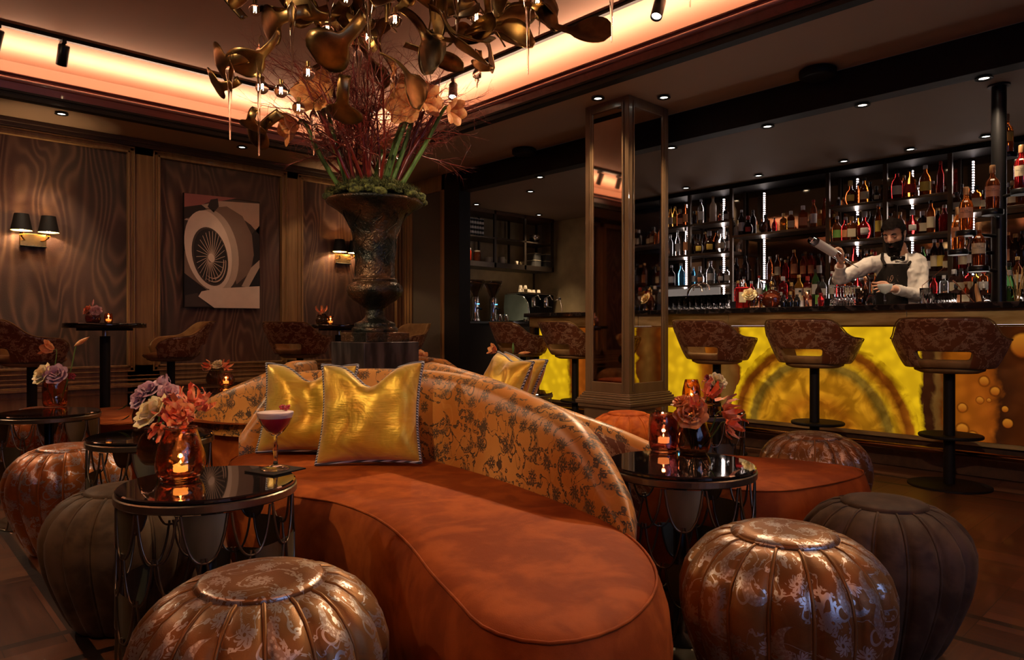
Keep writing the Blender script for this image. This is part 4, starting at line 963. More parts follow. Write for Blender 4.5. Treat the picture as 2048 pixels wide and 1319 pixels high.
row(2.0, 'wide middle shelf', [(1474, 'round', 'cream', None, 'gold', .8), (1483, 'tall', 'dark', 'white', 'silver', .95, -.02), (1496, 'round', 'dark', 'red', 'red', .95), (1506, 'tall', 'dark', None, 'black', .95, .08), (1531, 'round', 'dark', None, 'black', .9), (1549, 'jug', 'red', None, 'black', .62), (1567, 'square', 'gold', None, 'gold', .82), (1582, 'square', 'amber', 'cream', 'silver', .88), (1606, 'square', 'amber', 'orange', 'silver', 1.05), (1627, 'tall', 'amber', 'white', 'red', .98), (1640, 'square', 'gold', 'yellow', 'gold', .8, .06), (1649, 'slim', 'amber', None, 'red', .9)])
row(1.835, 'second shelf beside column', [(1341, 'tall', 'clear', None, 'silver', .9), (1355, 'slim', 'clear', 'white', 'silver', .95), (1371, 'slim', 'clear', 'orange', 'silver', 1.0)])
row(1.835, 'second shelf, second bay', [(1386, 'tall', 'dark', None, 'black', .85, .06), (1397, 'round', 'dark', 'yellow', 'black', 1.05), (1410, 'tall', 'brown', None, 'gold', .9, .08), (1419, 'round', 'dark', 'yellow', 'silver', 1.15), (1433, 'tall', 'brown', None, 'black', .9, .08), (1442, 'round', 'clear', 'cream', 'silver', 1.18), (1455, 'slim', 'dark', 'white', 'black', .8, .05)])
row(1.48, 'third shelf beside column', [(1343, 'jug', 'dark', 'white', 'silver', 1.0), (1362, 'jug', 'blue', None, 'silver', 1.05)])
row(1.48, 'third shelf, second bay', [(1387, 'tall', 'blue', 'white', 'silver', .72), (1400, 'round', 'clear', 'orange', 'silver', .95), (1412, 'jug', 'dark', None, 'black', .75, .07), (1421, 'jug', 'clear', 'white', 'silver', 1.05), (1441, 'round', 'dark', 'white', 'black', .9), (1454, 'square', 'clear', 'white', 'black', .8)])
row(2.185, 'top shelf left of bartender', [(1677, 'square', 'dark', None, 'silver', .42), (1687, 'square', 'amber', 'orange', 'gold', .4), (1701, 'round', 'brown', 'yellow', 'gold', 1.1), (1716, 'tall', 'brown', None, 'black', .75, .08), (1729, 'jug', 'amber', 'cream', 'black', 1.0), (1741, 'tall', 'dark', None, 'black', .75, .08), (1753, 'round', 'dark', 'cream', 'black', .7)])
row(2.185, 'top shelf above bartender', [(1780, 'square', 'brown', None, 'black', .6, .04), (1794, 'jug', 'red', 'white', 'black', 1.1), (1808, 'tall', 'brown', None, 'gold', .8, .08), (1820, 'jug', 'amber', 'red', 'black', 1.1), (1835, 'round', 'clear', None, 'silver', .5), (1851, 'jug', 'amber', 'yellow', 'silver', 1.12), (1866, 'square', 'brown', None, 'silver', .6, .06), (1881, 'slim', 'red', None, 'red', .92)])
row(1.835, 'second shelf left of bartender', [(1664, 'slim', 'green', None, 'black', .5, .06), (1674, 'jug', 'amber', 'green', 'silver', 1.02), (1691, 'jug', 'red', 'orange', 'silver', .95), (1703, 'square', 'brown', 'cream', 'gold', 1.02), (1716, 'tall', 'amber', None, 'black', .85, .09), (1729, 'round', 'red', 'white', 'silver', 1.22), (1743, 'tall', 'dark', None, 'black', .95, .08), (1757, 'slim', 'amber', 'yellow', 'silver', 1.05)])
row(1.835, 'second shelf right of bartender', [(1781, 'jug', 'red', 'white', 'black', .9), (1800, 'jug', 'brown', 'cream', 'gold', .9), (1825, 'round', 'red', 'white', 'silver', 1.05), (1845, 'square', 'dark', 'cream', 'silver', .95, .05), (1862, 'tall', 'amber', 'cream', 'black', 1.02), (1876, 'tall', 'dark', None, 'gold', .8, .09), (1889, 'jug', 'red', None, 'silver', .98)])
row(1.48, 'third shelf left of bartender', [(1668, 'tall', 'brown', None, 'black', .85), (1681, 'jug', 'red', 'cream', 'gold', .9), (1694, 'jug', 'amber', None, 'silver', .9), (1708, 'tall', 'red', 'orange', 'red', 1.0), (1720, 'tall', 'dark', None, 'gold', .9, .08), (1732, 'jug', 'brown', 'cream', 'silver', .95), (1750, 'jug', 'red', 'cream', 'red', .9)])
row(1.48, 'third shelf right of bartender', [(1790, 'tall', 'dark', 'cream', 'black', .9), (1812, 'tall', 'green', None, 'green' if 0 else 'black', .9), (1828, 'jug', 'dark', None, 'silver', .8), (1846, 'tall', 'green', 'cream', 'black', .8), (1858, 'square', 'dark', 'white', 'silver', .9), (1869, 'tall', 'dark', 'cream', 'silver', 1.0), (1882, 'tall', 'dark', 'yellow', 'red', .98), (1893, 'jug', 'brown', 'cream', 'black', .8)])
row(2.0, 'shelf behind display pole', [(1913, 'square', 'brown', 'cream', 'black', .8), (1924, 'slim', 'dark', None, 'black', .8, .07), (1939, 'tall', 'brown', None, 'black', .8, .06), (1953, 'square', 'amber', 'cream', 'black', .95), (1969, 'square', 'brown', 'cream', 'black', .75), (2014, 'square', 'dark', 'white', 'silver', .9), (2026, 'square', 'brown', 'cream', 'cork', .95), (2041, 'jug', 'amber', None, 'black', .9)])
row(1.50, 'glass shelf behind pole', [(1912, 'tall', 'brown', None, 'black', .9), (1926, 'jug', 'red', 'cream', 'black', 1.0), (1941, 'tall', 'dark', 'white', 'red', 1.0), (1957, 'square', 'brown', 'cream', 'gold', 1.0), (1973, 'jug', 'dark', None, 'black', .95), (2016, 'tall', 'brown', 'orange', 'gold', 1.0), (2031, 'jug', 'dark', None, 'gold', 1.1), (2045, 'tall', 'dark', None, 'black', 1.0)], 7.3)
row(1.50, 'glass shelf, wide bay', [(1473, 'tall', 'dark', None, 'black', .9), (1491, 'tall', 'dark', None, 'black', .95), (1540, 'tall', 'brown', None, 'silver', .85), (1555, 'tall', 'brown', 'cream', 'cork', .9), (1571, 'jug', 'red', None, 'gold', .8), (1588, 'tall', 'amber', 'orange', 'gold', 1.02), (1606, 'tall', 'red', 'orange', 'black', .85), (1622, 'tall', 'red', 'orange', 'black', .85), (1638, 'tall', 'dark', 'white', 'black', .8)], 7.3)
row(1.26, 'upper riser, wide bay', [(1476, 'jug', 'red', None, 'gold', .9), (1488, 'tall', 'amber', 'cream', 'black', .9), (1503, 'jug', 'red', 'white', 'silver', .85), (1518, 'tall', 'clear', 'white', 'red', .9), (1532, 'jug', 'green', 'cream', 'black', .75), (1546, 'tall', 'dark', 'cream', 'cork', .95), (1566, 'square', 'red', None, 'silver', 1.05), (1583, 'round', 'brown', None, 'gold', .8), (1598, 'jug', 'gold', 'white', 'gold', 1.0), (1615, 'square', 'red', 'cream', 'red', 1.0), (1631, 'tall', 'green', 'white', 'black', 1.0), (1645, 'jug', 'clear', 'white', 'black', .9)], 7.045)
row(1.16, 'lower riser, wide bay', [(1480, 'square', 'red', 'cream', 'black', .7), (1495, 'jug', 'amber', 'cream', 'silver', .85), (1513, 'square', 'red', 'orange', 'gold', .8), (1530, 'round', 'gold', 'cream', 'cork', .8), (1550, 'tall', 'dark', 'white', 'black', .75), (1562, 'round', 'dark', 'cream', 'silver', .8), (1581, 'round', 'gold', 'yellow', 'gold', .8), (1600, 'jug', 'cream', 'white', 'black', .75), (1617, 'square', 'red', 'orange', 'black', .8), (1637, 'tall', 'dark', 'green', 'black', .9)], 6.935)
row(1.26, 'riser behind bartender', [(1664, 'tall', 'clear', 'white', 'silver', .9), (1680, 'jug', 'red', None, 'gold', .9), (1697, 'square', 'brown', 'cream', 'black', .9), (1715, 'jug', 'red', 'cream', 'silver', .9), (1733, 'tall', 'dark', None, 'black', .9), (1752, 'jug', 'amber', 'cream', 'gold', .9), (1850, 'tall', 'dark', None, 'silver', .8), (1868, 'jug', 'red', None, 'black', .7), (1888, 'square', 'clear', None, 'silver', .75)], 7.045)
row(1.26, 'upper riser behind pole', [(1908, 'square', 'dark', 'cream', 'silver', .95), (1922, 'jug', 'dark', 'cream', 'black', .9), (1937, 'square', 'red', 'cream', 'black', .95), (1952, 'square', 'gold', 'cream', 'black', .9), (1967, 'square', 'brown', 'white', 'red', .9), (2018, 'jug', 'green', 'cream', 'black', 1.0), (2035, 'tall', 'brown', 'cream', 'gold', 1.0)], 7.045)
row(1.16, 'lower riser behind pole', [(1912, 'square', 'dark', 'orange', 'black', .8), (1932, 'jug', 'brown', 'cream', 'cork', .8), (1950, 'jug', 'dark', None, 'black', .9), (1968, 'round', 'dark', None, 'silver', .8), (2022, 'tall', 'green', 'white', 'black', .85), (2040, 'jug', 'dark', None, 'silver', .8)], 6.935)
# ---------------------------------------------------------------- display pole with lettered bottles
PXX = 5.52; pp = PX(1998, PXX)
t = thing('display_pole', 'dark pole from counter to ceiling with small round bottle trays', 'display stand', (pp.x, pp.y, BZ))
MB().lathe([(.043, 0), (.043, ZB - BZ)], 24).build('pole', M['black_metal'], t); MB().lathe([(.065, ZB - BZ - .012), (.065, ZB - BZ)], 24).build('ceiling_flange', M['black_metal'], t)
def lettering(txt, size, loc, rot, mt, parent, name='lettering'):
    c = bpy.data.curves.new(name, 'FONT'); c.body = txt; c.size = size; c.align_x = 'CENTER'; c.align_y = 'CENTER'; c.extrude = .0002; c.space_line = .85
    q = bpy.data.objects.new('tmp', c); COL.objects.link(q); bpy.context.view_layer.update(); me = bpy.data.meshes.new_from_object(q.evaluated_get(bpy.context.evaluated_depsgraph_get()))
    bpy.data.objects.remove(q); me.materials.clear(); me.materials.append(mt); o = bpy.data.objects.new(name, me); COL.objects.link(o); o.parent = parent; o.location = loc; o.rotation_euler = rot; return o
LB['copper'] = plain('label_copper', (.62, .30, .17), .5, .1); cream_l = LB['cream']
trays = [(1932, 461, 4.50, 'copper', 'amber', 'upper left tray of display pole'), (1916, 499, 4.62, 'copper', 'amber', 'lower left tray of display pole'), (1985, 419, 4.42, 'copper', 'brown', 'tray before display pole'),
         (1957, 532, 4.50, 'cream', 'brown', 'lowest tray of display pole'), (2043, 378, 4.45, 'cream', 'red', 'tray right of display pole at frame edge'), (2014, 306, 4.75, 'yellow', 'amber', 'highest tray right of pole')]
for i, (px, py, d, lb, lq, lab) in enumerate(trays):
    p = V(px, py, d); q = p - Vector((pp.x, pp.y, BZ)); dr = Vector((q.x, q.y, 0))
    MB().lathe([(.058, -.035), (.06, -.03), (.06, -.004), (.056, 0)], 28, (q.x, q.y, q.z)).build('tray', M['black_metal'], t)
    MB().lathe([(.036, .0012), (.0001, .0012)], 20, (q.x, q.y, q.z), cap=False).build('tray_light', M['lit_riser'], t)
    MB().tube([(0, 0, q.z - .02), (q.x, q.y, q.z - .02)], .012, 8).build('arm', M['black_metal'], t)
    bt = thing('display_bottle', f'whisky bottle with {"orange" if lb == "copper" else lb} lettered label, {lab}', 'bottle', (p.x, p.y, p.z + .002), math.atan2(p.y, p.x), 'lettered bottles on the display pole')
    h = .9 if i != 5 else .85; pf = [(.040 * h, 0), (.043 * h, .006), (.045 * h, .17 * h), (.038 * h, .20 * h), (.018 * h, .225 * h), (.016 * h, .25 * h), (.015 * h, .27 * h)]
    MB().lathe(pf, 24).build('glass_body', LQ[lq], bt); MB().lathe([(.018 * h, .255 * h), (.018 * h, .305 * h), (.015 * h, .31 * h)], 16).build('cap', CP['cork'], bt)
    b = MB(); b.grid([[(-(.0455 * h) * math.cos(a), (.0455 * h) * math.sin(a), z) for a in [-1.1 + 2.2 * k / 10 for k in range(11)]] for z in (.085 * h, .16 * h)], 0, False); b.build('label', LB[lb], bt)
    b = MB(); b.grid([[(-r * h * math.cos(a), r * h * math.sin(a), z * h) for a in [-.35 + .7 * k / 4 for k in range(5)]] for r, z in ((.0395, .197), (.032, .209))], 0, False); b.build('neck_label', LB['white'], bt)
    if i < 5: lettering('THE\nMACALLAN', .0125 * h, (-.047 * h, 0, .13 * h), (PI / 2, 0, -PI / 2), LB['black'], bt)
# ---------------------------------------------------------------- things on the bar counter
def on_bar(px, X=5.62): p = PX(px, X); return (p.x, p.y, BZ + .0005)
def glassware(name, label, prof, mt, loc, cat, group=None, n=20, extra=None, cap=False):
    o = MB().lathe(prof, n, cap=cap).build(name, mt, None, loc); tag(o, label, cat, group); return o
# slim highball glasses in a block
hp = [(.0001, .004), (.022, .004), (.024, 0), (.026, .003), (.029, .135), (.0275, .135), (.0245, .012), (.0001, .010)]
g0 = None
for r_ in range(3):
    for k in range(11):
        X = 5.52 + r_ * .064; y = PX(1462, X).y + .03 + k * .0605 + (r_ % 2) * .03
        if g0 is None: g0 = glassware('highball_glass', 'clear highball glass in the tight block on the counter beside the column', hp, M['clear_glass'], (X, y, BZ + .0005), 'glass', 'highball glasses beside the column', 16)
        else: copy_tree(g0, (X, y, BZ + .0005))
# swan neck tap
p = on_bar(1376, 5.66); t = thing('water_tap', 'curved chrome double swan neck tap rising above the highball glasses', 'tap', p)
pts = [(0, 0, 0), (.0, 0, .14), (0, -.01, .19), (0, -.05, .235), (0, -.10, .24), (0, -.14, .215), (0, -.15, .18)]
MB().tube(spline(pts, 5), .011, 10).build('spout', M['chrome'], t); MB().tube(spline([(0, -.09, .24), (0, -.15, .255), (0, -.21, .235), (0, -.225, .19)], 5), .008, 8).build('second_spout', M['chrome'], t)
for y in (-.07, -.2): MB().tube([(0, y, .23), (-.02, y, .19)], .006, 8).build('handle', M['chrome'], t)
def big_bottle(px, label, name, body, mt, cap, capmt, lab=None, X=5.62, z=0):
    loc = on_bar(px, X); t = thing(name, label, 'bottle', loc, math.atan2(loc[1], loc[0])); MB().lathe(body, 24).build('glass_body', mt, t); MB().lathe(cap, 16).build('stopper', capmt, t)
    if lab: r, z0, z1, ha, mk = lab; MB().grid([[(-r * math.cos(a), r * math.sin(a), z_) for a in [-ha + 2 * ha * k / 8 for k in range(9)]] for z_ in (z0, z1)], 0, False).build('label', LB[mk], t)
    return t
def sqbody(px, label, w, h, lq, lb, X=5.62, nk=.03):
    loc = on_bar(px, X); t = thing('square_decanter', label, 'bottle', loc, math.atan2(loc[1], loc[0]))
    b = MB().box((0, 0, h / 2), (w * .8, w, h)); bev(b.build('glass_body', LQ[lq], t), .012, 3); MB().lathe([(.014, h), (.013, h + nk), (.022, h + nk + .004), (.024, h + nk + .02), (.018, h + nk + .035)], 16).build('stopper', M['clear_glass'], t)
    if lb: MB().box((-w * .4 - .001, 0, h * .55), (.001, w * .5, h * .45)).build('label', LB[lb], t)
sqbody(1485, 'large square decanter of deep red liquor beside the cream rose', .115, .20, 'red', 'cream', 5.66)
sqbody(1452 - 150, 'large dark square decanter with pale label behind the mirrored column', .12, .22, 'dark', 'orange', 5.5)
# round cognac decanter with ridged disc body
loc = on_bar(1543, 5.6); t = thing('cognac_decanter', 'flat round ridged cognac decanter with gold collar and stopper', 'bottle', loc, math.atan2(loc[1], loc[0]))
Mx = Matrix.Rotation(PI / 2, 3, 'Y'); b = MB(); b.lathe([(.0001, -.03), (.04, -.028), (.065, -.018), (.078, 0), (.065, .018), (.04, .028), (.0001, .03)], 36, (0, 0, .082), M=Mx, cap=False)
b.lathe([(.02, .15), (.013, .165), (.013, .19)], 16); xo = glass('cognac_glass', (.14, .025, .008), .04, .6, 1.4); b.build('glass_body', xo, t)
b = MB()
for k in range(20): a = 2 * PI * k / 20; b.ell((0, .077 * math.cos(a), .082 + .077 * math.sin(a)), (.012, .009, .009), 8, k=5)
b.build('ridge_studs', xo, t)
MB().lathe([(.018, .165), (.018, .185)], 16).build('collar', M['brass'], t); MB().lathe([(.012, .19), (.02, .205), (.02, .22), (.006, .235)], 14).build('stopper', M['brass'], t)
jig = [(.0205, 0), (.0215, .001), (.009, .055), (.023, .125), (.0215, .125), (.007, .057), (.0195, .0)]
for px, X, lb, mt in ((1614, 5.5, 'copper hourglass jigger standing on the counter left of the bartender', 'copper'),):
    tag(MB().lathe(jig, 24, cap=False).build('jigger', M[mt], None, on_bar(px, X)), lb, 'jigger')
for px, lb in ((1580, 'small black bitters bottle right of the cognac decanter, the left one'), (1594, 'small black bitters bottle nearer the copper jigger'), (1567, 'small dark bottle with vertical lettering beside the cognac decanter')):
    o = MB().lathe([(.022, 0), (.025, .01), (.027, .06), (.02, .085), (.012, .095), (.012, .115)], 16).build('bitters_bottle', M['black_lacquer'], None, on_bar(px, 5.6)); tag(o, lb, 'bottle', 'small dark bottles on the counter')
o = glassware('red_jar', 'small glass with red syrup and silver cap on the counter', [(.0001, 0), (.022, 0), (.025, .08), (.015, .095), (.014, .12), (.0001, .12)], LQ['red'], on_bar(1642, 5.6), 'jar')
tag(o, None, None)
stem = [(.0001, 0), (.032, .001), (.033, .004), (.006, .008), (.0035, .03), (.0035, .075), (.01, .085), (.03, .11), (.034, .14), (.028, .165), (.0265, .165), (.032, .14), (.028, .112), (.0001, .09)]
inv = [(r, .166 - z) for r, z in stem][::-1]
w0 = None
for k in range(8):
    loc = on_bar(1669 + 6 * k, 5.6 + .05 * (k % 2))
    if w0 is None: w0 = glassware('wine_glass', 'small stemmed glass upside down on the counter left of the shaker', inv, M['clear_glass'], loc, 'glass', 'upturned stemmed glasses', 16)
    else: copy_tree(w0, loc)
loc = on_bar(1722, 5.5); t = thing('shaker_tin', 'dark metal shaker tin in front of the bartender', 'cocktail shaker', loc); MB().lathe([(.030, 0), (.032, .003), (.043, .135), (.041, .135), (.03, .006), (.0001, .005)], 28, cap=False).build('cup', plain('gun_metal', (.09, .06, .045), .15, 1), t)
MB().lathe([(.031, .0), (.0335, .0), (.0335, .006), (.031, .006)], 24).build('base_ring', M['steel'], t)
loc = on_bar(1741, 5.55); glassware('mixing_beaker', 'short ribbed clear beaker right of the shaker tin', [(.0001, .003), (.028, .003), (.03, 0), (.032, .10), (.030, .10), (.027, .01), (.0001, .008)], M['clear_glass'], loc, 'glass')
loc = on_bar(1770, 5.42); t = thing('coupe_glass', 'frosted white coupe glass standing before the bartender', 'glass', loc)
MB().lathe([(.0001, 0), (.034, .001), (.034, .004), (.006, .009), (.0045, .05), (.007, .06), (.0045, .07), (.005, .085)], 24, cap=False).build('stem', M['clear_glass'], t)
fz = glass('frost_glass', (.85, .88, .84), .45, .45); MB().lathe([(.005, .085), (.03, .10), (.046, .128), (.05, .155), (.048, .155), (.044, .130), (.028, .104), (.0001, .092)], 28, cap=False).build('bowl', fz, t)
loc = on_bar(1852, 5.5); t = thing('cut_mixing_glass', 'tall cut crystal mixing glass with a bar spoon right of the bartender', 'glass', loc)
b = MB(); b.lathe([(.0001, .004), (.036, .004), (.038, 0), (.040, .12), (.0375, .12), (.034, .012), (.0001, .01)], 28, cap=False, lobes=14, depth=.06); b.build('cup', M['clear_glass'], t)
MB().tube([(.0, .01, .01), (.02, .03, .14), (-.01, -.12, .26)], .0022, 6).build('bar_spoon', M['copper'], t)
rk = [(.0001, .003), (.024, .003), (.026, 0), (.030, .085), (.0285, .085), (.0245, .01), (.0001, .008)]
r0 = None
for k in range(8):
    X = 5.6 + .065 * (k % 2); loc = on_bar(1868 + 5.2 * k, X)
    if r0 is None: r0 = glassware('rocks_glass', 'short clear tumbler in the group left of the display pole', rk, M['clear_glass'], loc, 'glass', 'short tumblers by the display pole', 14)
    else: copy_tree(r0, loc)
t = thing('muddler', 'wooden muddler leaning beside the display pole', 'muddler', on_bar(1958, 5.45)); MB().tube([(0, 0, .012), (.01, .015, .09), (.015, .02, .135)], [.016, .013, .007], 12).build('body', plain('muddler_wood', (.45, .22, .08), .5), t)
t = thing('ice_tongs', 'thin copper ice tongs leaning left of the muddler', 'tongs', on_bar(1950, 5.42)); MB().tube([(0, 0, .004), (.0, .13, .16)], .0025, 6).tube([(0, .004, .004), (.012, .13, .165)], .0025, 6).build('arms', M['copper'], t)
glassware('shot_glass', 'small shot glass just left of the display pole', [(.0001, .004), (.016, .004), (.018, 0), (.021, .055), (.0195, .055), (.016, .01), (.0001, .008)], M['clear_glass'], on_bar(1974, 5.45), 'glass')
loc = on_bar(2034, 5.5); t = thing('straw_holder', 'glass holding long bamboo skewers at the right edge of the counter', 'holder', loc); MB().lathe([(.0001, .003), (.028, .003), (.03, 0), (.033, .09), (.031, .09), (.028, .008), (.0001, .006)], 20, cap=False).build('cup', M['clear_glass'], t)
b = MB(); random.seed(5)
for k in range(14): a = random.uniform(0, 2 * PI); b.tube([(.008 * math.cos(a), .008 * math.sin(a), .006), (.045 * math.cos(a), .06 * math.sin(a), .22 + random.uniform(-.03, .03))], .0018, 5)
b.build('skewers', plain('bamboo', (.45, .27, .09), .6), t)
loc = on_bar(2018, 5.62); t = thing('wine_bottle', 'green bottle with pale foil right of the display pole', 'bottle', loc); MB().lathe([(.038, 0), (.042, .008), (.042, .10), (.036, .14), (.016, .19), (.015, .22)], 20).build('glass_body', LQ['green'], t); MB().lathe([(.0165, .185), (.0165, .225)], 14).build('foil', LB['white'], t)
# ---------------------------------------------------------------- coffee corner
t = thing('coffee_counter', 'black counter of the coffee corner behind the opening', 'counter', (5.285, 6.62, 0)); MB().bx(0, 2.3, 0, .82, 0, 1.03).build('carcass', M['black_matte'], t); bev(MB().bx(-.0, 2.3, -.02, .83, 1.03, 1.06).build('worktop', M['black_lacquer'], t), .003)
t = thing('coffee_shelf', 'dark open wall shelf above the espresso machine', 'shelving', (5.2, 7.05, 0)); b0 = [PY(q, 7.05).x - 5.2 for q in (928, 991, 1051, 1106)]
for x in [.0] + b0: MB().bx(x - .018, x + .018, 0, .03, 1.80, ZB - .003).bx(x - .012, x + .012, .33, .36, 1.80, ZB - .003).build('upright', frame_m, t)
MB().bx(-.02, b0[-1] + .02, 0, .39, ZB - .05, ZB - .003).build('top', M['wood_dark'], t)
for z, h in ((2.205, .022), (1.865, .07)): bev(MB().bx(-.02, b0[-1] + .02, 0, .39, z - h, z).build('shelf', frame_m, t), .002)
for x in (b0[0] + .05, b0[-1] - .05): MB().bx(x - .01, x + .01, .33, .36, 1.06, 1.80).build('leg', frame_m, t)
def cf(px, Y, z): p = PY(px, Y); return (p.x, p.y, z + .0005)
k0 = None
for k in range(7):
    loc = cf(934 + 5.2 * k, 7.12, 2.205)
    if k0 is None:
        k0 = thing('tall_tin', 'tall black and white banded tin in the row on the upper coffee shelf', 'tin', loc, 0, 'banded tins on the coffee shelf'); b = MB()
        for j in range(7): b.lathe([(.018, j * .032), (.018, j * .032 + .032)], 14, m=j % 2, cap=False)
        b.lathe([(.018, .223), (.018, .232)], 14, m=1); b.build('body', [LB['black'], LB['white']], k0)
    else: copy_tree(k0, loc)
t = thing('cherry_jar', 'jar of bright red cherries with white lid on the coffee shelf', 'jar', cf(936, 7.13, 1.865)); MB().lathe([(.04, 0), (.045, .01), (.045, .12), (.038, .14)], 20).build('body', plain('cherries', (.60, .05, .02), .2, 0, .6, 40), t); MB().lathe([(.04, .14), (.04, .165), (.03, .17)], 20).build('lid', LB['white'], t)
t = thing('storage_jar', 'dim brown jar with pale lid beside the cherry jar', 'jar', cf(954, 7.15, 1.865)); MB().lathe([(.045, 0), (.05, .01), (.05, .11), (.045, .13)], 20).build('body', LQ['brown'], t); MB().lathe([(.046, .13), (.046, .15)], 20).build('lid', M['cream'], t)
t = thing('white_pot', 'low cream pot on the lower coffee shelf', 'pot', cf(978, 7.15, 1.865)); MB().lathe([(.05, 0), (.055, .01), (.055, .07), (.05, .075)], 20).build('body', M['cream'], t)
t = thing('patterned_mug', 'spotted white mug on the lower coffee shelf', 'mug', cf(1003, 7.15, 1.865)); MB().lathe([(.045, 0), (.05, .01), (.05, .09), (.045, .092)], 20).build('body', M['cream'], t); MB().tube([(.05, 0, .07), (.08, 0, .06), (.08, 0, .03), (.05, 0, .02)], .007, 8).build('handle', M['cream'], t)
for px, lb in ((1043, 'tiny white cup at the middle of the lower coffee shelf'), (1033, 'tiny clear cup on the lower coffee shelf, left of the white one')): tag(MB().lathe([(.018, 0), (.028, .05), (.026, .05), (.017, .004), (.0001, .003)], 16, cap=False).build('espresso_cup', M['cream'], None, cf(px, 7.12, 1.865)), lb, 'cup', 'cups on the coffee shelf')
t = thing('mixing_bowl', 'shiny steel bowl on the upper coffee shelf', 'bowl', cf(1069, 7.18, 2.205)); MB().lathe([(.03, 0), (.06, .025), (.085, .07), (.095, .115), (.092, .115), (.082, .072), (.057, .028), (.0001, .008)], 32, cap=False).build('body', M['chrome'], t)
for k, (px, z) in enumerate(((1068, 1.865), (1090, 1.865), (1068, 1.965), (1090, 1.965))):
    t = thing('storage_box', f'dark storage box with pale edge, {["bottom left", "bottom right", "top left", "top right"][k]} of four on the lower coffee shelf', 'box', cf(px, 7.2, z), 0, 'stacked boxes on the coffee shelf'); MB().box((0, 0, .045), (.125, .16, .09)).build('body', plain('box_grey', (.08, .075, .065), .6), t); MB().box((0, -.0, .093), (.13, .165, .008)).build('lid', M['cream'], t)
# grinders
def grinder(px, lb):
    t = thing('coffee_grinder', lb, 'coffee grinder', cf(px, 6.80, 1.06), 0, 'grinders on the coffee counter')
    MB().lathe([(.07, 0), (.075, .02), (.06, .05), (.05, .12), (.055, .2), (.06, .28), (.05, .31)], 24).build('body', M['chrome'], t); MB().lathe([(.035, .31), (.05, .34), (.125, .50), (.128, .515)], 28, cap=False).lathe([(.128, .515), (.12, .525), (.0001, .53)], 28, cap=False).build('hopper', M['smoke_glass'], t)
    MB().box((.0, -.068, .22), (.03, .004, .012)).build('display', emis('blue_display', (.1, .5, 1), 3), t); MB().tube([(0, -.05, .17), (0, -.13, .15)], .012, 8).build('spout', M['black_metal'], t)
grinder(950, 'coffee grinder with dark cone hopper, the left one behind the opening'); grinder(986, 'coffee grinder with dark cone hopper, nearer the espresso machine')
t = thing('coffee_urn', 'polished steel water urn at the left end of the coffee counter', 'urn', cf(930, 6.72, 1.06)); MB().lathe([(.06, 0), (.065, .01), (.065, .17), (.05, .2), (.02, .21), (.015, .23)], 24).build('body', M['steel'], t)
p0 = PY(1060, 6.9); t = thing('espresso_machine', 'chrome espresso machine with grey green side panel on the coffee counter', 'espresso machine', (p0.x, 6.85, 1.06)); t.location.x = p0.x
b = MB(); b.bx(-.30, .36, -.06, .22, .10, .38).bx(-.30, .36, -.2, .22, .0, .07); b.build('body', M['black_metal'], t)
pr = [(-.24, .03), (-.27, .12), (-.25, .24), (-.17, .33), (-.02, .37), (.2, .37), (.22, .2), (.2, .03), (.0, -.02 + .03)]
b = MB(); n = len(pr); b.add([(-.32, y, z) for y, z in pr] + [(-.345, y * .97, z) for y, z in pr], [list(range(n)), list(range(n, 2 * n))[::-1]] + [(i, i + n, (i + 1) % n + n, (i + 1) % n) for i in range(n)], 0, False); o = b.build('side_panel', plain('panel_green', (.16, .20, .17), .3), t)
MB().tube([(-.335, y, z) for y, z in pr], .006, 6, closed=True).build('side_trim', M['chrome'], t)
bev(MB().bx(-.31, .37, -.1, .22, .38, .40).build('cup_tray', M['chrome'], t), .003)
for x in (-.12, .12): MB().lathe([(.035, .20), (.04, .22), (.04, .30), (.03, .33)], 20, (x, -.13, 0)).build('group_head', M['chrome'], t); MB().tube([(x, -.13, .21), (x, -.26, .19)], .012, 8).build('portafilter', M['black_metal'], t); MB().tube([(x, -.13, .33), (x + .02, -.2, .36), (x + .03, -.24, .3)], .008, 8).build('lever', M['chrome'], t)
MB().tube(spline([(.34, -.1, .30), (.40, -.14, .32), (.41, -.17, .2), (.40, -.18, .08)], 4), .006, 8).build('steam_wand', M['chrome'], t); MB().ell((.42, -.12, .33), .022).build('steam_knob', M['black_metal'], t)
c0 = None
for k, (x, y, z) in enumerate(((-.2, 0, 0), (-.13, .02, 0), (-.06, -.02, 0), (.01, .02, 0), (-.17, .02, .052), (-.1, 0, .052), (.08, .02, 0), (.15, -.01, 0))):
    loc = (p0.x + x, 6.85 + y + .04, 1.461 + z)
    if c0 is None: c0 = MB().lathe([(.030, 0), (.028, .003), (.018, .05), (.0001, .05)], 16, cap=False).build('coffee_cup', M['cream'], None, loc); tag(c0, 'white coffee cup upside down on the espresso machine', 'cup', 'cups on the espresso machine')
    else: copy_tree(c0, loc)
for k, px in enumerate((1000, 1012, 1052)): glassware('milk_jug', ['small steel milk jug before the right grinder', 'small steel milk jug touching the espresso machine', 'small steel jug in front of the espresso machine'][k], [(.0001, .002), (.035, .002), (.038, .01), (.03, .07), (.034, .09), (.032, .09), (.0001, .01)], M['chrome'], cf(px, 6.66, 1.06), 'jug', 'milk jugs', 20)
# ---------------------------------------------------------------- the bartender
base = V(1800, 659.5, 5.50); base = Vector((base.x, base.y, 0))
T = thing('person', 'bearded bartender in white shirt, bow tie and dark apron pouring a drink behind the bar', 'person', base)
def L(px, py, d): return V(px, py, d) - base
skin = MAT('skin', (.62, .33, .21), .5); skin.set('Subsurface Weight', .08); skin = skin.m
hairm = plain('hair_dark', (.006, .003, .002), .8, 0, .4, 60, .4, Specular_IOR_Level=.1); shirt_m = plain('shirt_white', (.60, .54, .49), .8, 0, .05, 20, .1)
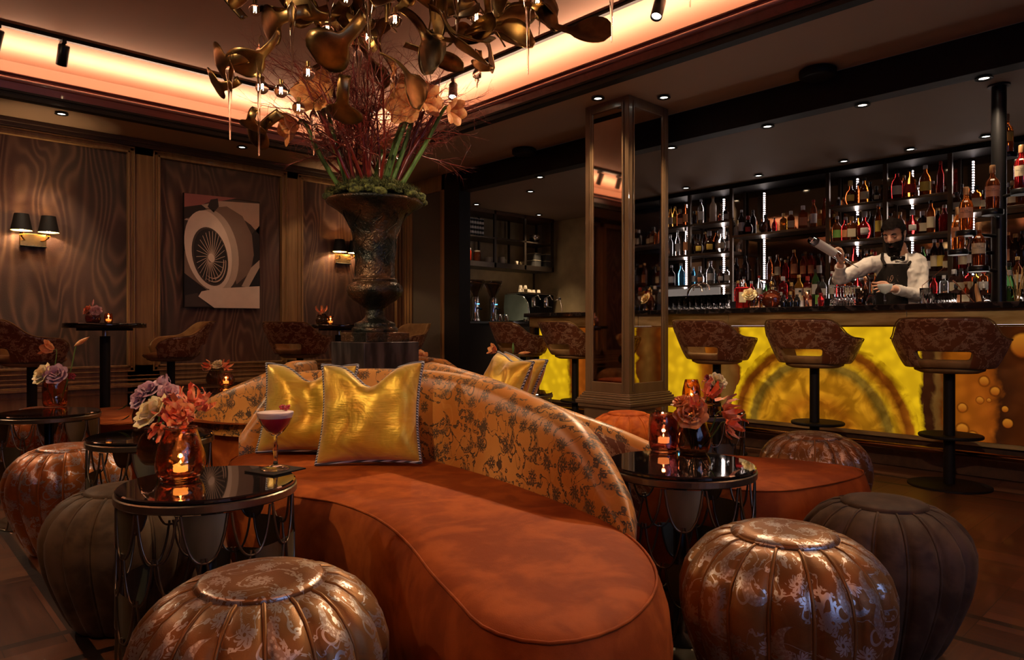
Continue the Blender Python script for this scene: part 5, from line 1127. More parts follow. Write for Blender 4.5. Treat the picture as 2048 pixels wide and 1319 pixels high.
# body surface: trunk, neck, arms, hands with five fingers each, merged into one skin
b = MB()
ctr = L(1800, 560, 5.50)
rS, lS = L(1763, 517, 5.50), L(1838, 516, 5.48)       # shoulders as seen: image left, image right
rE, lE = L(1678, 558, 5.36), L(1843, 591, 5.34)
rW, lW = L(1681, 529, 5.27), L(1786, 577, 5.20)
neck0, neck1 = L(1803, 516, 5.50), L(1796, 490, 5.46)
pel = Vector((0, 0, .98))
b.tube([pel, Vector((0, 0, 1.15)), ctr + Vector((0, 0, -.02)), L(1802, 525, 5.5)], [.12, .11, .12, .09], 16)
b.tube([neck0, neck1], [.06, .055], 12)
for S_, E_, W_ in ((rS, rE, rW), (lS, lE, lW)): b.tube([S_.lerp(ctr, .25), S_.lerp(E_, .5), E_, E_.lerp(W_, .4), W_], [.040, .038, .034, .034, .026], 12)
for s in (-1, 1):
    hip = Vector((RX, RY, 0)) * .09 * s; b.tube([pel + hip, Vector((0, 0, .52)) + hip * 1.1, Vector((0, 0, .09)) + hip * 1.1], [.095, .062, .042], 12)
def hand(wrist, d, up, side, curl, spread=1, thumb=1):
    """wrist, direction of the palm, back-of-hand normal, thumb side; curl: bend per finger"""
    d = d.normalized(); side = (side - d * side.dot(d)).normalized(); nrm = d.cross(side).normalized()
    if nrm.dot(up) < 0: nrm = -nrm
    b.tube([wrist - d * .02, wrist + d * .02], [.026, .026], 10)
    for k in range(4): 
        o = side * (.030 - .0195 * k); b.tube([wrist + d * .012 + o * .55, wrist + d * .05 + o * .9, wrist + d * .088 + o], [.0155, .0150, .0125], 10)
    ends = []
    for k, ln in enumerate((.072, .080, .075, .058)):
        o = side * (.031 - .0205 * k); p = wrist + d * .085 + o; dr = (d + side * (.12 - .08 * k) * spread).normalized(); pts = [p]; c = curl[k]
        for j, f in enumerate((.45, .30, .25)):
            a = c * (j + .5); q = dr * math.cos(a) - nrm * math.sin(a); p = p + q * ln * f; pts.append(p)
        b.tube(pts, [.0098, .0092, .0084, .0072], 8).ell(pts[-1], .0072, 8); ends.append(pts[-1])
    tp = wrist + d * .02 + side * .028; t1 = tp + (d * .5 + side * .75 - nrm * .25 * thumb).normalized() * .04; t2 = t1 + (d * .85 + side * .25 - nrm * .5 * thumb).normalized() * .03; t3 = t2 + (d * .9 - nrm * .55 * thumb).normalized() * .024
    b.tube([tp - side * .01, t1, t2, t3], [.016, .0125, .011, .0085], 8).ell(t3, .0085, 8); return ends
IL = Vector((-RX, -RY, 0)); UPV = Vector((0, 0, 1)); TC = Vector((-FX, -FY, 0))     # image left, up, towards camera
btop, bbase = L(1693, 521, 5.235), L(1622, 478, 5.16)                               # neck and base of the bottle held up
bd = (bbase - btop).normalized()
hand(rW, (UPV * .95 + IL * -.05 + TC * .25), TC * -.3 - IL, TC * .75 + IL * .4, [.75, .82, .86, .9], .6)
hand(lW, (IL * .95 + UPV * .10 + TC * .22), UPV + TC * .2, TC * -.35 + UPV * .55, [.10, .20, .28, .34], .8)
body = b.build('body', skin, T)
m_ = body.modifiers.new('remesh', 'REMESH'); m_.mode = 'VOXEL'; m_.voxel_size = .0042; m_.use_smooth_shade = True
m_ = body.modifiers.new('smooth', 'SMOOTH'); m_.iterations = 4; m_.factor = .6
# head, joined to the neck
fdir = (IL * .74 + TC * .62 + UPV * -.42).normalized(); lft = UPV.cross(fdir).normalized(); upd = fdir.cross(lft).normalized()
HM = Matrix((fdir, lft, upd)).transposed(); hc = L(1789, 470, 5.44)
def headpt(a, z):            # a: angle from the face, z: -1..1
    s = math.sqrt(max(0, 1 - z * z)); x = s * math.cos(a) * .094; y = s * math.sin(a) * .073; zz = z * .112; fr_ = max(0, math.cos(a))
    if z < -.1: k = (-.1 - z) / .9; x -= .018 * k * (1 - fr_) ; y *= 1 - .28 * k; x += .012 * k * fr_
    if x < 0: x *= 1.05
    g = lambda u, v, su, sv: math.exp(-((a - u) / su) ** 2 - ((z - v) / sv) ** 2)
    x += .027 * g(0, -.14, .17, .13) + .016 * g(0, .06, .13, .14) + .006 * g(0, .26, .8, .07) + .010 * g(0, -.50, .35, .08) + .006 * g(0, -.85, .5, .15)
    for s_ in (-1, 1): x -= .012 * g(s_ * .48, .10, .22, .10); x += .004 * g(s_ * .7, -.18, .3, .15)
    return Vector((x, y, zz))
b = MB(); rows = []
for i in range(41):
    z = -math.cos(PI * i / 40); rows.append([HM @ headpt(2 * PI * j / 64 - PI, z) + hc for j in range(64)])
b.grid(rows, 0, True, True)
for s in (-1, 1): b.tube([HM @ Vector((-.005 + .012 * math.cos(q), s * (.074 + .006 * math.sin(q)), .004 + .026 * math.sin(q))) + hc for q in [PI * 2 * k / 12 for k in range(12)]], .0055, 8, closed=True).ell(HM @ Vector((-.004, s * .073, .0)) + hc, (.012, .006, .02), 10, M=HM)
hd = b.build('head', skin, T)
b = MB()
for s in (-1, 1):
    b.ell(HM @ Vector((.077, s * .031, .010)) + hc, (.010, .013, .0075), 12, M=HM)
b.build('eyelids', skin, T)
b = MB()
for s in (-1, 1):
    b.tube([HM @ Vector((.086 - .004 * abs(q), s * (.031 + .013 * q), .004 + .001 * q * q)) + hc for q in (-1, -.5, 0, .5, 1)], .0014, 6)
    b.tube([HM @ Vector((.094 - .010 * k, s * (.014 + .036 * k), .030 + .006 * math.sin(k * 3))) + hc for k in (0, .25, .5, .75, 1)], [.003, .005, .005, .004, .002], 8)
b.build('brows_and_lashes', hairm, T)
b = MB(); b.ell(HM @ Vector((.096, 0, -.062)) + hc, (.006, .018, .006), 12, M=HM); b.build('mouth', plain('lip', (.42, .16, .13), .5), T)
def shell(pred, off, name, mt, wob=.003, extra=None):
    rows = []; b = MB(); nr, nc = 48, 72; keep = {}
    P = []
    for i in range(nr + 1):
        z = -math.cos(PI * i / nr); r = []
        for j in range(nc):
            a = 2 * PI * j / nc - PI; p = headpt(a, z); o = off(a, z); n_ = Vector((p.x / .094 ** 2, p.y / .073 ** 2, p.z / .112 ** 2)).normalized()
            p = p + n_ * o + Vector([wob * noise.noise(p * 60 + Vector((k * 9, 0, 0))) for k in range(3)]); r.append(HM @ p + hc)
        P.append(r)
    b.grid(P, 0, True, True, skip=lambda i, j: not pred(2 * PI * (j + .5) / nc - PI, -math.cos(PI * (i + .5) / nr)))
    return b.build(name, mt, T)
def hairline(a, z): a = abs(a); return z > .58 - .02 * math.cos(a * 3) if a < .95 else (z > lerp(.55, .24, min(1, (a - .95) / .25)) if a < 1.62 else (z > .26 if a < 1.95 else z > -.38))
shell(hairline, lambda a, z: .010 + .022 * max(0, z) * max(0, math.cos(a)) + .012 * max(0, z), 'hair', hairm, .006)
shell(lambda a, z: (abs(a) < 1.28 and z < -.26 - .0 * a) and not (abs(a) < .22 and -.56 < z < -.46) or (1.12 < abs(a) < 1.36 and z < .28), lambda a, z: .004 + .040 * max(0, math.cos(a)) * max(0, min(1, (-z - .25) / .45)) ** 1.2, 'beard', hairm, .006)
b = MB(); b.ell(HM @ Vector((.070, 0, -.125)) + hc, (.042, .046, .050), 16, M=HM); b.ell(HM @ Vector((.060, 0, -.095)) + hc, (.050, .058, .040), 16, M=HM); b.build('beard_tip', hairm, T)
# shirt
b = MB()
b.tube([Vector((0, 0, 1.0)), Vector((0, 0, 1.15)), L(1800, 575, 5.5), L(1800, 545, 5.5), L(1801, 522, 5.5)], [.165, .145, .155, .155, .085], 24)
b.ell(L(1786, 548, 5.46), (.12, .12, .15), 16).ell(L(1820, 548, 5.47), (.12, .12, .15), 16)
for S_, E_, W_ in ((rS, rE, rW), (lS, lE, lW)):
    b.ell(S_.lerp(ctr, .20), .078, 14); b.tube([S_.lerp(ctr, .2), S_.lerp(E_, .3), S_.lerp(E_, .7), E_, E_.lerp(W_, .3), E_.lerp(W_, .8)], [.070, .063, .054, .050, .047, .035], 14).ell(E_, .050, 12)
b.tube([L(1803, 528, 5.5), L(1799, 508, 5.475)], [.085, .064], 16)
o = b.build('shirt', shirt_m, T); m_ = o.modifiers.new('remesh', 'REMESH'); m_.mode = 'VOXEL'; m_.voxel_size = .009; m_.use_smooth_shade = True
m_ = o.modifiers.new('smooth', 'SMOOTH'); m_.iterations = 6; m_.factor = .6
tx = bpy.data.textures.new('folds', 'CLOUDS'); tx.noise_scale = .045; tx.noise_depth = 3; m_ = o.modifiers.new('folds', 'DISPLACE'); m_.texture = tx; m_.strength = .022; m_.mid_level = .5
b = MB()
for S_, W_, E_ in ((rS, rW, rE), (lS, lW, lE)): q = E_.lerp(W_, .76); r = E_.lerp(W_, .90); b.tube([q, r], [.041, .039], 16)
b.tube([L(1787, 513, 5.40), L(1793, 521, 5.37), L(1802, 524, 5.365)], [.010, .014, .006], 8).tube([L(1813, 508, 5.42), L(1812, 520, 5.38), L(1803, 524, 5.365)], [.010, .014, .006], 8)
b.build('collar_and_cuffs', shirt_m, T)
b = MB(); c = L(1795, 516, 5.315)
for s in (-1, 1):
    q = Vector((RX, RY, 0)) * s; rows = [[c + q * .004 + UPV * z for z in (-.010, .010)], [c + q * .045 + UPV * (z - .006) + TC * .01 for z in (-.022, .022)]]
    b.tube([c, c + q * .02 + TC * .004, c + q * .046 - UPV * .004], [.010, .017, .021], 10)
b.ell(c + TC * .006, .014, 10); b.build('bow_tie', M['black_lacquer'], T)
# apron with bib, straps and monogram
ap = plain('apron_brown', (.014, .010, .008), .85, 0, .2, 40, .2, Specular_IOR_Level=.15)
def front(px, py, e=0):      # bib surface bulging towards the camera
    u = (px - 1793) / 32; return L(px, py, 5.315 - e + .10 * u * u)
b = MB(); rows = []
for (py, x0, x1) in ((527, 1768, 1820), (535, 1766, 1822), (548, 1757, 1828), (562, 1751, 1832), (580, 1748, 1836), (600, 1747, 1838), (630, 1746, 1842)): rows.append([front(lerp(x0, x1, k / 12), py) for k in range(13)])
lo = [Vector((p.x, p.y, .72)) for p in rows[-1]]; rows.append(lo)
b.grid(rows); o = b.build('apron', ap, T); m_ = o.modifiers.new('thick', 'SOLIDIFY'); m_.thickness = .006
b = MB()
for pts in ([(1771, 530), (1764, 517), (1765, 506)], [(1816, 530), (1826, 516), (1832, 505)]): 
    P = [front(px, py, .012 - .03 * k) for k, (px, py) in enumerate(pts)]; 
    for a, c in zip(P, P[1:]): b.tube([a, c], .011, 6)
o = b.build('apron_straps', ap, T)
b = MB()
for (px, py) in ((1769, 532), (1817, 532)): b.ell(front(px, py, .008), .006, 8)
b.build('rivets', M['steel'], T)
b = MB()     # curling monogram on the bib
for cx_, s in ((1772, 1), (1783, -1), (1794, 1), (1805, -1)):
    pts = [front(cx_ + s * (3 + 5.5 * math.cos(q * .9)) * (1 - q / 12) + q * .3, 556 + 8.5 * math.sin(q) * (1 - q / 14), .004) for q in [k * .45 for k in range(24)]]; b.tube(pts, .0017, 5)
b.tube([front(1768 + 3.4 * k, 566 - 1.2 * math.sin(k), .004) for k in range(13)], .0011, 5); b.build('monogram', plain('thread_tan', (.45, .24, .15), .5), T)
# trousers and shoes
b = MB()
for s in (-1, 1): hip = Vector((RX, RY, 0)) * .09 * s; b.tube([Vector((0, 0, 1.0)) + hip * .5, Vector((0, 0, .8)) + hip, Vector((0, 0, .5)) + hip * 1.1, Vector((0, 0, .08)) + hip * 1.1], [.13, .11, .085, .075], 16)
b.build('trousers', M['black_matte'], T); b = MB()
for s in (-1, 1): hip = Vector((RX, RY, 0)) * .10 * s; b.ell(hip + TC * .06 + UPV * .042, (.06, .12, .045), 14, M=Matrix.Rotation(math.atan2(TC.y, TC.x) - PI / 2, 3, 'Z'))
b.build('shoes', M['black_lacquer'], T)
# bottle held upside down over the jigger
bt = thing('pouring_bottle', 'clear bottle with white label tilted in the raised hand of the bartender', 'bottle', base + btop); q = bd.to_track_quat('Z', 'Y'); bt.rotation_euler = q.to_euler()
Ln = (bbase - btop).length
MB().lathe([(.012, -.02), (.013, .02), (.017, .05), (.030, .085), (.032, .10), (.032, Ln + .0), (.028, Ln + .006)], 24).build('glass_body', M['clear_glass'], bt)
MB().lathe([(.0328, .12), (.0328, Ln - .05)], 24, cap=False).build('label', LB['white'], bt); MB().tube([(0, 0, -.02), (0, 0, -.05), (.004, 0, -.11)], [.010, .004, .0025], 8).build('pour_spout', M['chrome'], bt)
j2 = L(1731, 562, 5.15) + base; t = thing('held_jigger', 'small brass jigger held over the shaker tin by the bartender', 'jigger', j2 - Vector((0, 0, .06))); MB().lathe([(r * .75, z * .75) for r, z in jig], 24, cap=False).build('cup', M['copper'], t)
# ---------------------------------------------------------------- flowers and candle glasses
random.seed(21)
def petal_rows(Ln, w, curl, cup, n=6, k=4, wav=0, ph=0):
    rows = []
    for i in range(n + 1):
        t = i / n; ww = w * math.sin(PI * min(.97, .12 + .86 * t)) ** .8; a = curl * t; x = Ln * (math.sin(a) / curl if abs(curl) > .05 else t); z = Ln * ((1 - math.cos(a)) / curl if abs(curl) > .05 else 0)
        rows.append([Vector((x, ww * (j / k * 2 - 1), z + cup * (j / k * 2 - 1) ** 2 * ww + wav * math.sin(t * 14 + ph) * abs(j / k * 2 - 1))) for j in range(k + 1)])
    return rows
def add_petal(b, rows, M3, c, m=0): b.grid([[M3 @ p + c for p in r] for r in rows], m)
def R3(yaw, pitch): return Matrix.Rotation(yaw, 3, 'Z') @ Matrix.Rotation(-pitch, 3, 'Y')
def rose_mesh(s=1.0):
    b = MB()
    for ring, (n, r, ln, pit) in enumerate(((3, .002, .022, 1.5), (5, .006, .026, 1.3), (6, .010, .030, 1.0), (7, .013, .034, .65))):
        for k in range(n): yaw = 2 * PI * k / n + ring * .5; Mx = R3(yaw, pit); add_petal(b, petal_rows(ln * s, .018 * s, -.5, -.25, 5, 4, .0015, k), Mx, Vector((r * s * math.cos(yaw), r * s * math.sin(yaw), -.003 * ring * s)))
    return b
def lily_mesh(s=1.0, seed=0):
    b = MB(); rnd = random.Random(seed)
    for k in range(7):
        yaw = 2 * PI * k / 7 + rnd.uniform(-.2, .2); add_petal(b, petal_rows(.068 * s, .0085 * s, rnd.uniform(1.6, 3.0), .25, 14, 4, .0048 * s, k * 2), R3(yaw, rnd.uniform(-.5, .4)), Vector((0, 0, 0)))
    return b
def trumpet_mesh(s=1.0, open_=.55, n=6):
    b = MB()
    for k in range(n):
        yaw = 2 * PI * k / n; add_petal(b, petal_rows(.078 * s, .027 * s, -1.5 * open_, -.35, 8, 4, .002 * s, k), R3(yaw, 1.30), Vector((0, 0, 0)), 0 if k % 2 else 0)
    for k in range(6): yaw = 2 * PI * k / 6 + .4; b.tube([(0, 0, .01), (.006 * math.cos(yaw) * s, .006 * math.sin(yaw) * s, .05 * s)], .0009, 4, m=1)
    return b
FM = {}
def flower(kind, color, loc, direction, stem_to, label, group=None, s=1.0, cat='flower', name=None):
    """head at loc, looking along direction; stem runs down to stem_to"""
    loc = Vector(loc); key = (kind, color, s); base_ = Vector(stem_to); t = thing(name or {'rose': 'rose', 'lily': 'flame_lily', 'trumpet': 'amaryllis', 'carn': 'carnation', 'bud': 'flower_bud'}[kind], label, cat, base_, 0, group)
    if key not in FM:
        if kind == 'rose': b = rose_mesh(s)
        elif kind == 'lily': b = lily_mesh(s, len(FM))
        elif kind == 'trumpet': b = trumpet_mesh(s)
        elif kind == 'bud': b = MB().lathe([(.0005, -.03 * s), (.006 * s, -.015 * s), (.008 * s, 0), (.005 * s, .02 * s), (.0005, .035 * s)], 10, cap=False)
        else:
            b = MB(); rnd = random.Random(3)
            for k in range(26): add_petal(b, petal_rows(.022 * s, .008 * s, rnd.uniform(-.6, .8), .2, 4, 2, .003, k), R3(rnd.uniform(0, 2 * PI), rnd.uniform(.1, 1.5)), Vector((0, 0, 0)))
        o = b.build('petals', [M[color], M['cream_petal']], t); FM[key] = o.data
    else: o = bpy.data.objects.new('petals', FM[key]); COL.objects.link(o); o.parent = t
    o.location = loc - base_; q = Vector(direction).to_track_quat('Z', 'Y'); o.rotation_euler = q.to_euler()
    dn = Vector(direction).normalized(); P = [base_, base_.lerp(loc, .5) + Vector((0, 0, .01)), loc - dn * .02 * s, loc]
    MB().tube([p - base_ for p in spline(P, 3)], .0022 * max(1, s * .8), 6).build('stem', M['stem_green'], t); return t
JAR = {'ball': [(.0001, .004), (.035, .004), (.047, .0), (.060, .02), (.064, .045), (.059, .08), (.048, .115), (.041, .135), (.044, .143)], 'low': [(.0001, .004), (.04, .004), (.048, 0), (.062, .02), (.066, .05), (.058, .08), (.044, .10), (.046, .108)],
       'cyl': [(.0001, .004), (.03, .004), (.036, .0), (.042, .015), (.044, .07), (.040, .10), (.036, .11)], 'tulip': [(.0001, .004), (.028, .004), (.034, .0), (.046, .03), (.05, .065), (.044, .11), (.036, .14), (.035, .146)]}
def jar(loc, kind, mt, label, candle=False, s=1.0, facet=9, name=None, cat=None, power=.25):
    t = thing(name or ('candle_glass' if candle else 'flower_vase'), label, cat or ('candle holder' if candle else 'vase'), loc); pf = [(r * s, z * s) for r, z in JAR[kind]]; th = .003
    fine = spline([Vector((r, 0, z)) for r, z in pf], 3); pf = [(max(.0001, p.x), max(0, p.z)) for p in fine]; inn = [(max(.0001, r - th), z + th if z < .01 else z) for r, z in pf if z > .002][::-1]
    prof = pf + inn + [(.0001, .004 + th)]; b = MB(); rows = []; n = 40; rnd = random.Random(len(label))
    ph = rnd.uniform(0, 6)
    for i, (r, z) in enumerate(prof): rows.append([Vector((r * (1 + .018 * math.sin(a * facet / 1 + z * 90 + ph) * (1 if r > .01 else 0)) * math.cos(a), r * (1 + .018 * math.sin(a * facet + z * 90 + ph) * (1 if r > .01 else 0)) * math.sin(a), z)) for a in [2 * PI * k / n for k in range(n)]])
    b.grid(rows, 0, True, True); b.build('glass_body', mt, t)
    top = max(z for r, z in pf)
    if candle:
        z = .022 * s + .012; MB().lathe([(.0001, z - .012), (.018, z - .012), (.019, z + .006), (.017, z + .004), (.0001, z + .004)], 20, cap=False).build('tea_light', M['wax'], t)
        MB().lathe([(.0003, 0), (.0022, .003), (.0024, .006), (.0003, .014)], 10, (0, 0, z + .007), cap=False).build('flame', M['flame'], t)
        lp = Vector(loc) + Vector((0, 0, z + .03)); light('POINT', 'candle_light', lp, power * 2, (1, .50, .16), shadow_soft_size=.006)
    return top
def ontab(k, px, py): p = W(px, py, TH); return Vector((p.x, p.y, TH + .0008))
U3 = Vector((0, 0, 1)); RT = Vector((RX, RY, 0))
def bouquet(vase, top, items):
    for (dx, dy, dz, kind, color, s, dirn, label) in items:
        loc = Vector(vase) + RT * dx - TC * -dy * -1 + U3 * dz if 0 else Vector(vase) + RT * dx + TC * dy + U3 * dz
        flower(kind, color, loc, RT * dirn[0] + TC * dirn[1] + U3 * dirn[2], Vector(vase) + RT * dx * .2 + U3 * .012, label, None, s)
# table with the cocktail
v = ontab('a', 361, 958); jar(v, 'ball', M['amber_glass'], 'amber mercury glass jar with a burning tea light on the cocktail table', True, 1.0, power=.5)
v2 = ontab('a', 322, 925); jar(v2, 'low', M['smoke_glass'], 'smoky low vase behind the amber candle jar on the cocktail table', False, 1.0)
bouquet(v2, .1, [(-.015, .03, .160, 'rose', 'cream_petal', 1.5, (-.6, .6, .7), 'cream rose at the left of the bouquet behind the candle jar on the cocktail table'), (.06, .03, .165, 'lily', 'orange_petal', 1.15, (-.1, .9, .6), 'orange flame lily in the middle of the cocktail table bouquet'),
    (.10, .0, .19, 'lily', 'orange_petal', 1.1, (.1, .5, 1), 'orange flame lily topmost in the cocktail table bouquet'), (.135, .03, .175, 'lily', 'orange_petal', 1.0, (.7, .6, .4), 'orange flame lily at the right of the cocktail table bouquet'), (.08, .05, .155, 'rose', 'orange_petal', 1.1, (.2, .9, .4), 'orange ruffled flower in the centre of the cocktail table bouquet'),
    (.11, .06, .150, 'lily', 'orange_petal', .95, (.4, .9, .2), 'orange flame lily lowest right in the cocktail table bouquet'), (.03, .06, .12, 'lily', 'orange_petal', .9, (.0, .8, -.5), 'orange flame lily drooping over the rim of the amber candle jar')])
# cocktail on a black napkin
c = ontab('a', 551, 941); o = MB().box((0, 0, .002), (.12, .12, .004)).build('napkin', M['black_matte'], None, (c.x, c.y, TH + .0006), .3); tag(o, 'folded black napkin under the pink cocktail', 'napkin')
t = thing('cocktail_glass', 'stemmed coupe of pink cocktail with pale foam on a black napkin', 'cocktail', (c.x, c.y, TH + .0052))
MB().lathe([(.0001, .0), (.038, .0), (.041, .002), (.03, .006), (.007, .014), (.005, .03), (.007, .05), (.009, .055), (.006, .06), (.0075, .068), (.005, .075), (.0045, .085), (.006, .095), (.022, .108), (.040, .132), (.0505, .158), (.0512, .1655), (.0504, .1655), (.0495, .158), (.039, .134), (.021, .111), (.0001, .101)], 40, cap=False).build('glass_body', M['clear_glass'], t)
MB().lathe([(.0001, .1015), (.0205, .1115), (.0385, .1345), (.0455, .150)], 40, cap=False).lathe([(.0455, .150), (.0001, .150)], 40, cap=False).build('drink', M['drink'], t)
MB().lathe([(.0462, .1502), (.0497, .1585), (.0507, .1662), (.03, .1672), (.0001, .1675)], 40, cap=False).build('foam', M['foam'], t)
b = MB(); random.seed(2)
for k in range(26): b.ell((.030 + random.uniform(-.014, .012), random.uniform(-.012, .012), .172 + random.uniform(0, .010)), .0042, 6, k=4)
b.build('berry_garnish', M['red_petal'], t).location = (0, 0, 0)
# lily table right of the sofa
v = ontab('b', 1327, 900); jar(v, 'cyl', M['plum_glass'], 'tall rosy candle glass with a burning tea light beside the lilies', True, 1.15, power=.4)
v = ontab('b', 1388, 905); jar(v, 'ball', M['smoke_glass'], 'smoky round vase holding orange lilies on the right table', False, .85)
bouquet(v, .12, [(-.02, .04, .135, 'rose', 'peach_petal', 1.35, (-.3, .9, .6), 'peach rose at the left of the lily bouquet on the right table'), (.0, .05, .16, 'lily', 'orange_petal', .9, (-.3, .7, .8), 'flame lily over the peach rose on the right table'), (.05, .0, .19, 'lily', 'orange_petal', 1.15, (.5, .3, 1), 'tallest flame lily with upright petals on the right table'),
    (.09, .04, .14, 'lily', 'orange_petal', 1.25, (.9, .6, .2), 'flame lily leaning right on the right table'), (.10, .05, .10, 'lily', 'orange_petal', 1.15, (.8, .8, -.3), 'lowest flame lily hanging right on the right table'), (-.04, .0, .17, 'rose', 'peach_petal', .9, (-.4, .2, 1), 'small peach rose at the back of the lily bouquet')])
# table nearest the bar
v = ontab('f', 1383, 812); jar(v, 'tulip', M['amber_glass'], 'amber faceted candle glass on the table nearest the bar', True, .98, power=.25)
v = ontab('f', 1425, 808); jar(v, 'cyl', M['smoke_glass'], 'dark ribbed vase with a cream rose on the table nearest the bar', False, 1.0)
bouquet(v, .11, [(.02, .03, .13, 'rose', 'cream_petal', 1.3, (.3, .8, .7), 'cream rose on the table nearest the bar'), (-.03, .02, .14, 'carn', 'red_petal', 1.2, (-.3, .6, .8), 'dark red carnation beside the cream rose on the table nearest the bar'), (-.035, .05, .11, 'carn', 'pink_petal', 1.2, (-.5, .9, .2), 'pink blossom cluster under the red carnation nearest the bar')])
# table behind the front sofa
v = ontab('g', 1047, 790); jar(v, 'tulip', M['amber_glass'], 'amber candle glass behind the front sofa near the pink amaryllis', True, .95, power=.25)
v = ontab('g', 1020, 785); jar(v, 'cyl', M['plum_glass'], 'wine red vase behind the front sofa near the amber candle glass', False, 1.05)
bouquet(v, .11, [(-.0, .03, .135, 'rose', 'peach_petal', 1.2, (-.2, .9, .6), 'peach rose at the left above the wine red vase'), (.055, .03, .125, 'rose', 'peach_petal', 1.25, (.3, .9, .4), 'peach rose at the right above the wine red vase'), (-.09, .0, .27, 'trumpet', 'peach_petal', .85, (-1, .4, .5), 'pink amaryllis leaning left on the table behind the front sofa'),
    (.02, .0, .29, 'bud', 'stem_green', 1.1, (0, 0, 1), 'green bud standing above the wine red vase'), (.09, .02, .26, 'bud', 'peach_petal', 1.3, (1, .2, .1), 'pink bud reaching right above the wine red vase')])
# far left table
v = ontab('d', 110, 812); jar(v, 'cyl', M['amber_glass'], 'amber jar vase with roses on the far left table', False, 1.35, power=.3)
bouquet(v, .14, [(-.05, .03, .175, 'rose', 'cream_petal', 1.5, (-.5, .8, .5), 'cream yellow rose on the far left table'), (.03, .04, .175, 'rose', 'mauve_petal', 1.4, (.2, .9, .5), 'mauve ruffled rose on the far left table'), (.085, .0, .16, 'carn', 'red_petal', 1.1, (.8, .4, .4), 'dark red carnation on the far left table'),
    (-.01, .0, .30, 'trumpet', 'peach_petal', .95, (-1, .3, .45), 'pink amaryllis bloom on the far left table'), (.14, .0, .345, 'bud', 'peach_petal', 1.5, (.9, 0, .55), 'pink pointed bud on the far left table')])
# second left table
v = ontab('c', 330, 858); jar(v, 'ball', M['plum_glass'], 'plum tinted glass jar on the table behind the cocktail table', False, .95)
v2 = ontab('c', 297, 850); jar(v2, 'low', M['smoke_glass'], 'smoky vase with mauve flowers on the table behind the cocktail table', False, .95)
bouquet(v2, .1, [(-.02, .04, .12, 'rose', 'mauve_petal', 1.2, (-.5, .8, .4), 'mauve flower lowest left in the mauve bouquet at the left'), (.01, .02, .155, 'rose', 'mauve_petal', 1.3, (-.1, .6, .9), 'mauve flower at the top left of the mauve bouquet'), (.06, .0, .165, 'lily', 'mauve_petal', 1.0, (.1, .3, 1), 'open pink lily at the top of the mauve bouquet'), (.10, .02, .14, 'rose', 'pink_petal', 1.2, (.6, .6, .6), 'pink flower at the right of the mauve bouquet'), (.16, .02, .10, 'carn', 'red_petal', 1.2, (.9, .5, .1), 'dark red berry cluster right of the mauve bouquet')])
for k, (dx, dz) in enumerate(((-.075, .09), (-.065, .045))):
    b = MB(); add_petal(b, petal_rows(.055, .013, 1.0, .2), R3(math.atan2(-RT.y, -RT.x) , -.9), Vector((0, 0, 0))); q = v2 + RT * dx + TC * .03 + U3 * dz; tag(b.build('leaf', M['leaf_green'], None, q), ['green leaf hanging at the left of the mauve bouquet, upper', 'green leaf hanging at the left of the mauve bouquet, lower'][k], 'leaf')
# table by the panelled wall
v = ontab('e', 452, 772); jar(v, 'low', M['amber_glass'], 'mercury glass candle bowl on the table by the panelled wall', True, .9, power=.2)
v = ontab('e', 430, 768); jar(v, 'low', M['smoke_glass'], 'small dark vase with orange lilies on the table by the panelled wall', False, .95)
bouquet(v, .1, [(-.03, .02, .13, 'lily', 'orange_petal', 1.2, (-.6, .6, .5), 'orange lily at the left on the table by the panelled wall'), (.03, .02, .15, 'rose', 'cream_petal', 1.1, (0, .7, .8), 'cream rose between the orange lilies by the panelled wall'), (.08, .02, .13, 'lily', 'orange_petal', 1.2, (.6, .6, .5), 'orange lily at the right on the table by the panelled wall')])
# high tables
z = 1.0055
v = Vector((1.47 - .03, 6.41 - .08, z)); q = PY(186, 6.35); v = Vector((q.x, 6.35, z)); jar(v, 'low', M['plum_glass'], 'dark squat vase with roses on the left high table', False, .85)
bouquet(v, .1, [(-.035, .02, .105, 'rose', 'orange_petal', 1.0, (-.5, .8, .5), 'orange rose on the left high table'), (.035, .02, .10, 'rose', 'pink_petal', 1.1, (.4, .8, .5), 'pink rose on the left high table'), (.0, .0, .16, 'bud', 'pink_petal', .9, (.2, 0, 1), 'thin upright bud on the left high table')])
q = PY(217, 6.3); jar(Vector((q.x, 6.3, z)), 'cyl', M['amber_glass'], 'small amber candle glass on the left high table', True, .7, power=.15)
q = PY(644, 6.3); v = Vector((q.x, 6.3, z)); jar(v, 'low', M['smoke_glass'], 'sparkling dark vase with a spiky orange flower on the high table by the urn', False, .95)
bouquet(v, .1, [(.0, .02, .12, 'lily', 'orange_petal', 1.5, (0, .5, 1), 'spiky orange flower on the high table by the urn')])
q = PY(661, 6.25); jar(Vector((q.x, 6.25, z)), 'cyl', M['amber_glass'], 'small bright amber candle on the high table by the urn', True, .75, power=.3)
# far flower right of the plinth
flower('rose', 'peach_petal', V(838, 714, 4.9), TC + U3, V(838, 745, 4.9), 'pale rose peeping out right of the plinth', None, 1.6)
# rose vase on the bar
loc = Vector(on_bar(1506, 5.45)); jar(loc, 'cyl', M['smoke_glass'], 'dark vase with a cream rose on the bar counter', False, .95)
bouquet(loc, .1, [(-.04, .03, .12, 'rose', 'cream_petal', 1.4, (-.4, .8, .5), 'big cream rose on the bar counter'), (.05, .02, .10, 'carn', 'red_petal', 1.3, (.5, .7, .5), 'red and pink blossom right of the cream rose on the bar counter')])
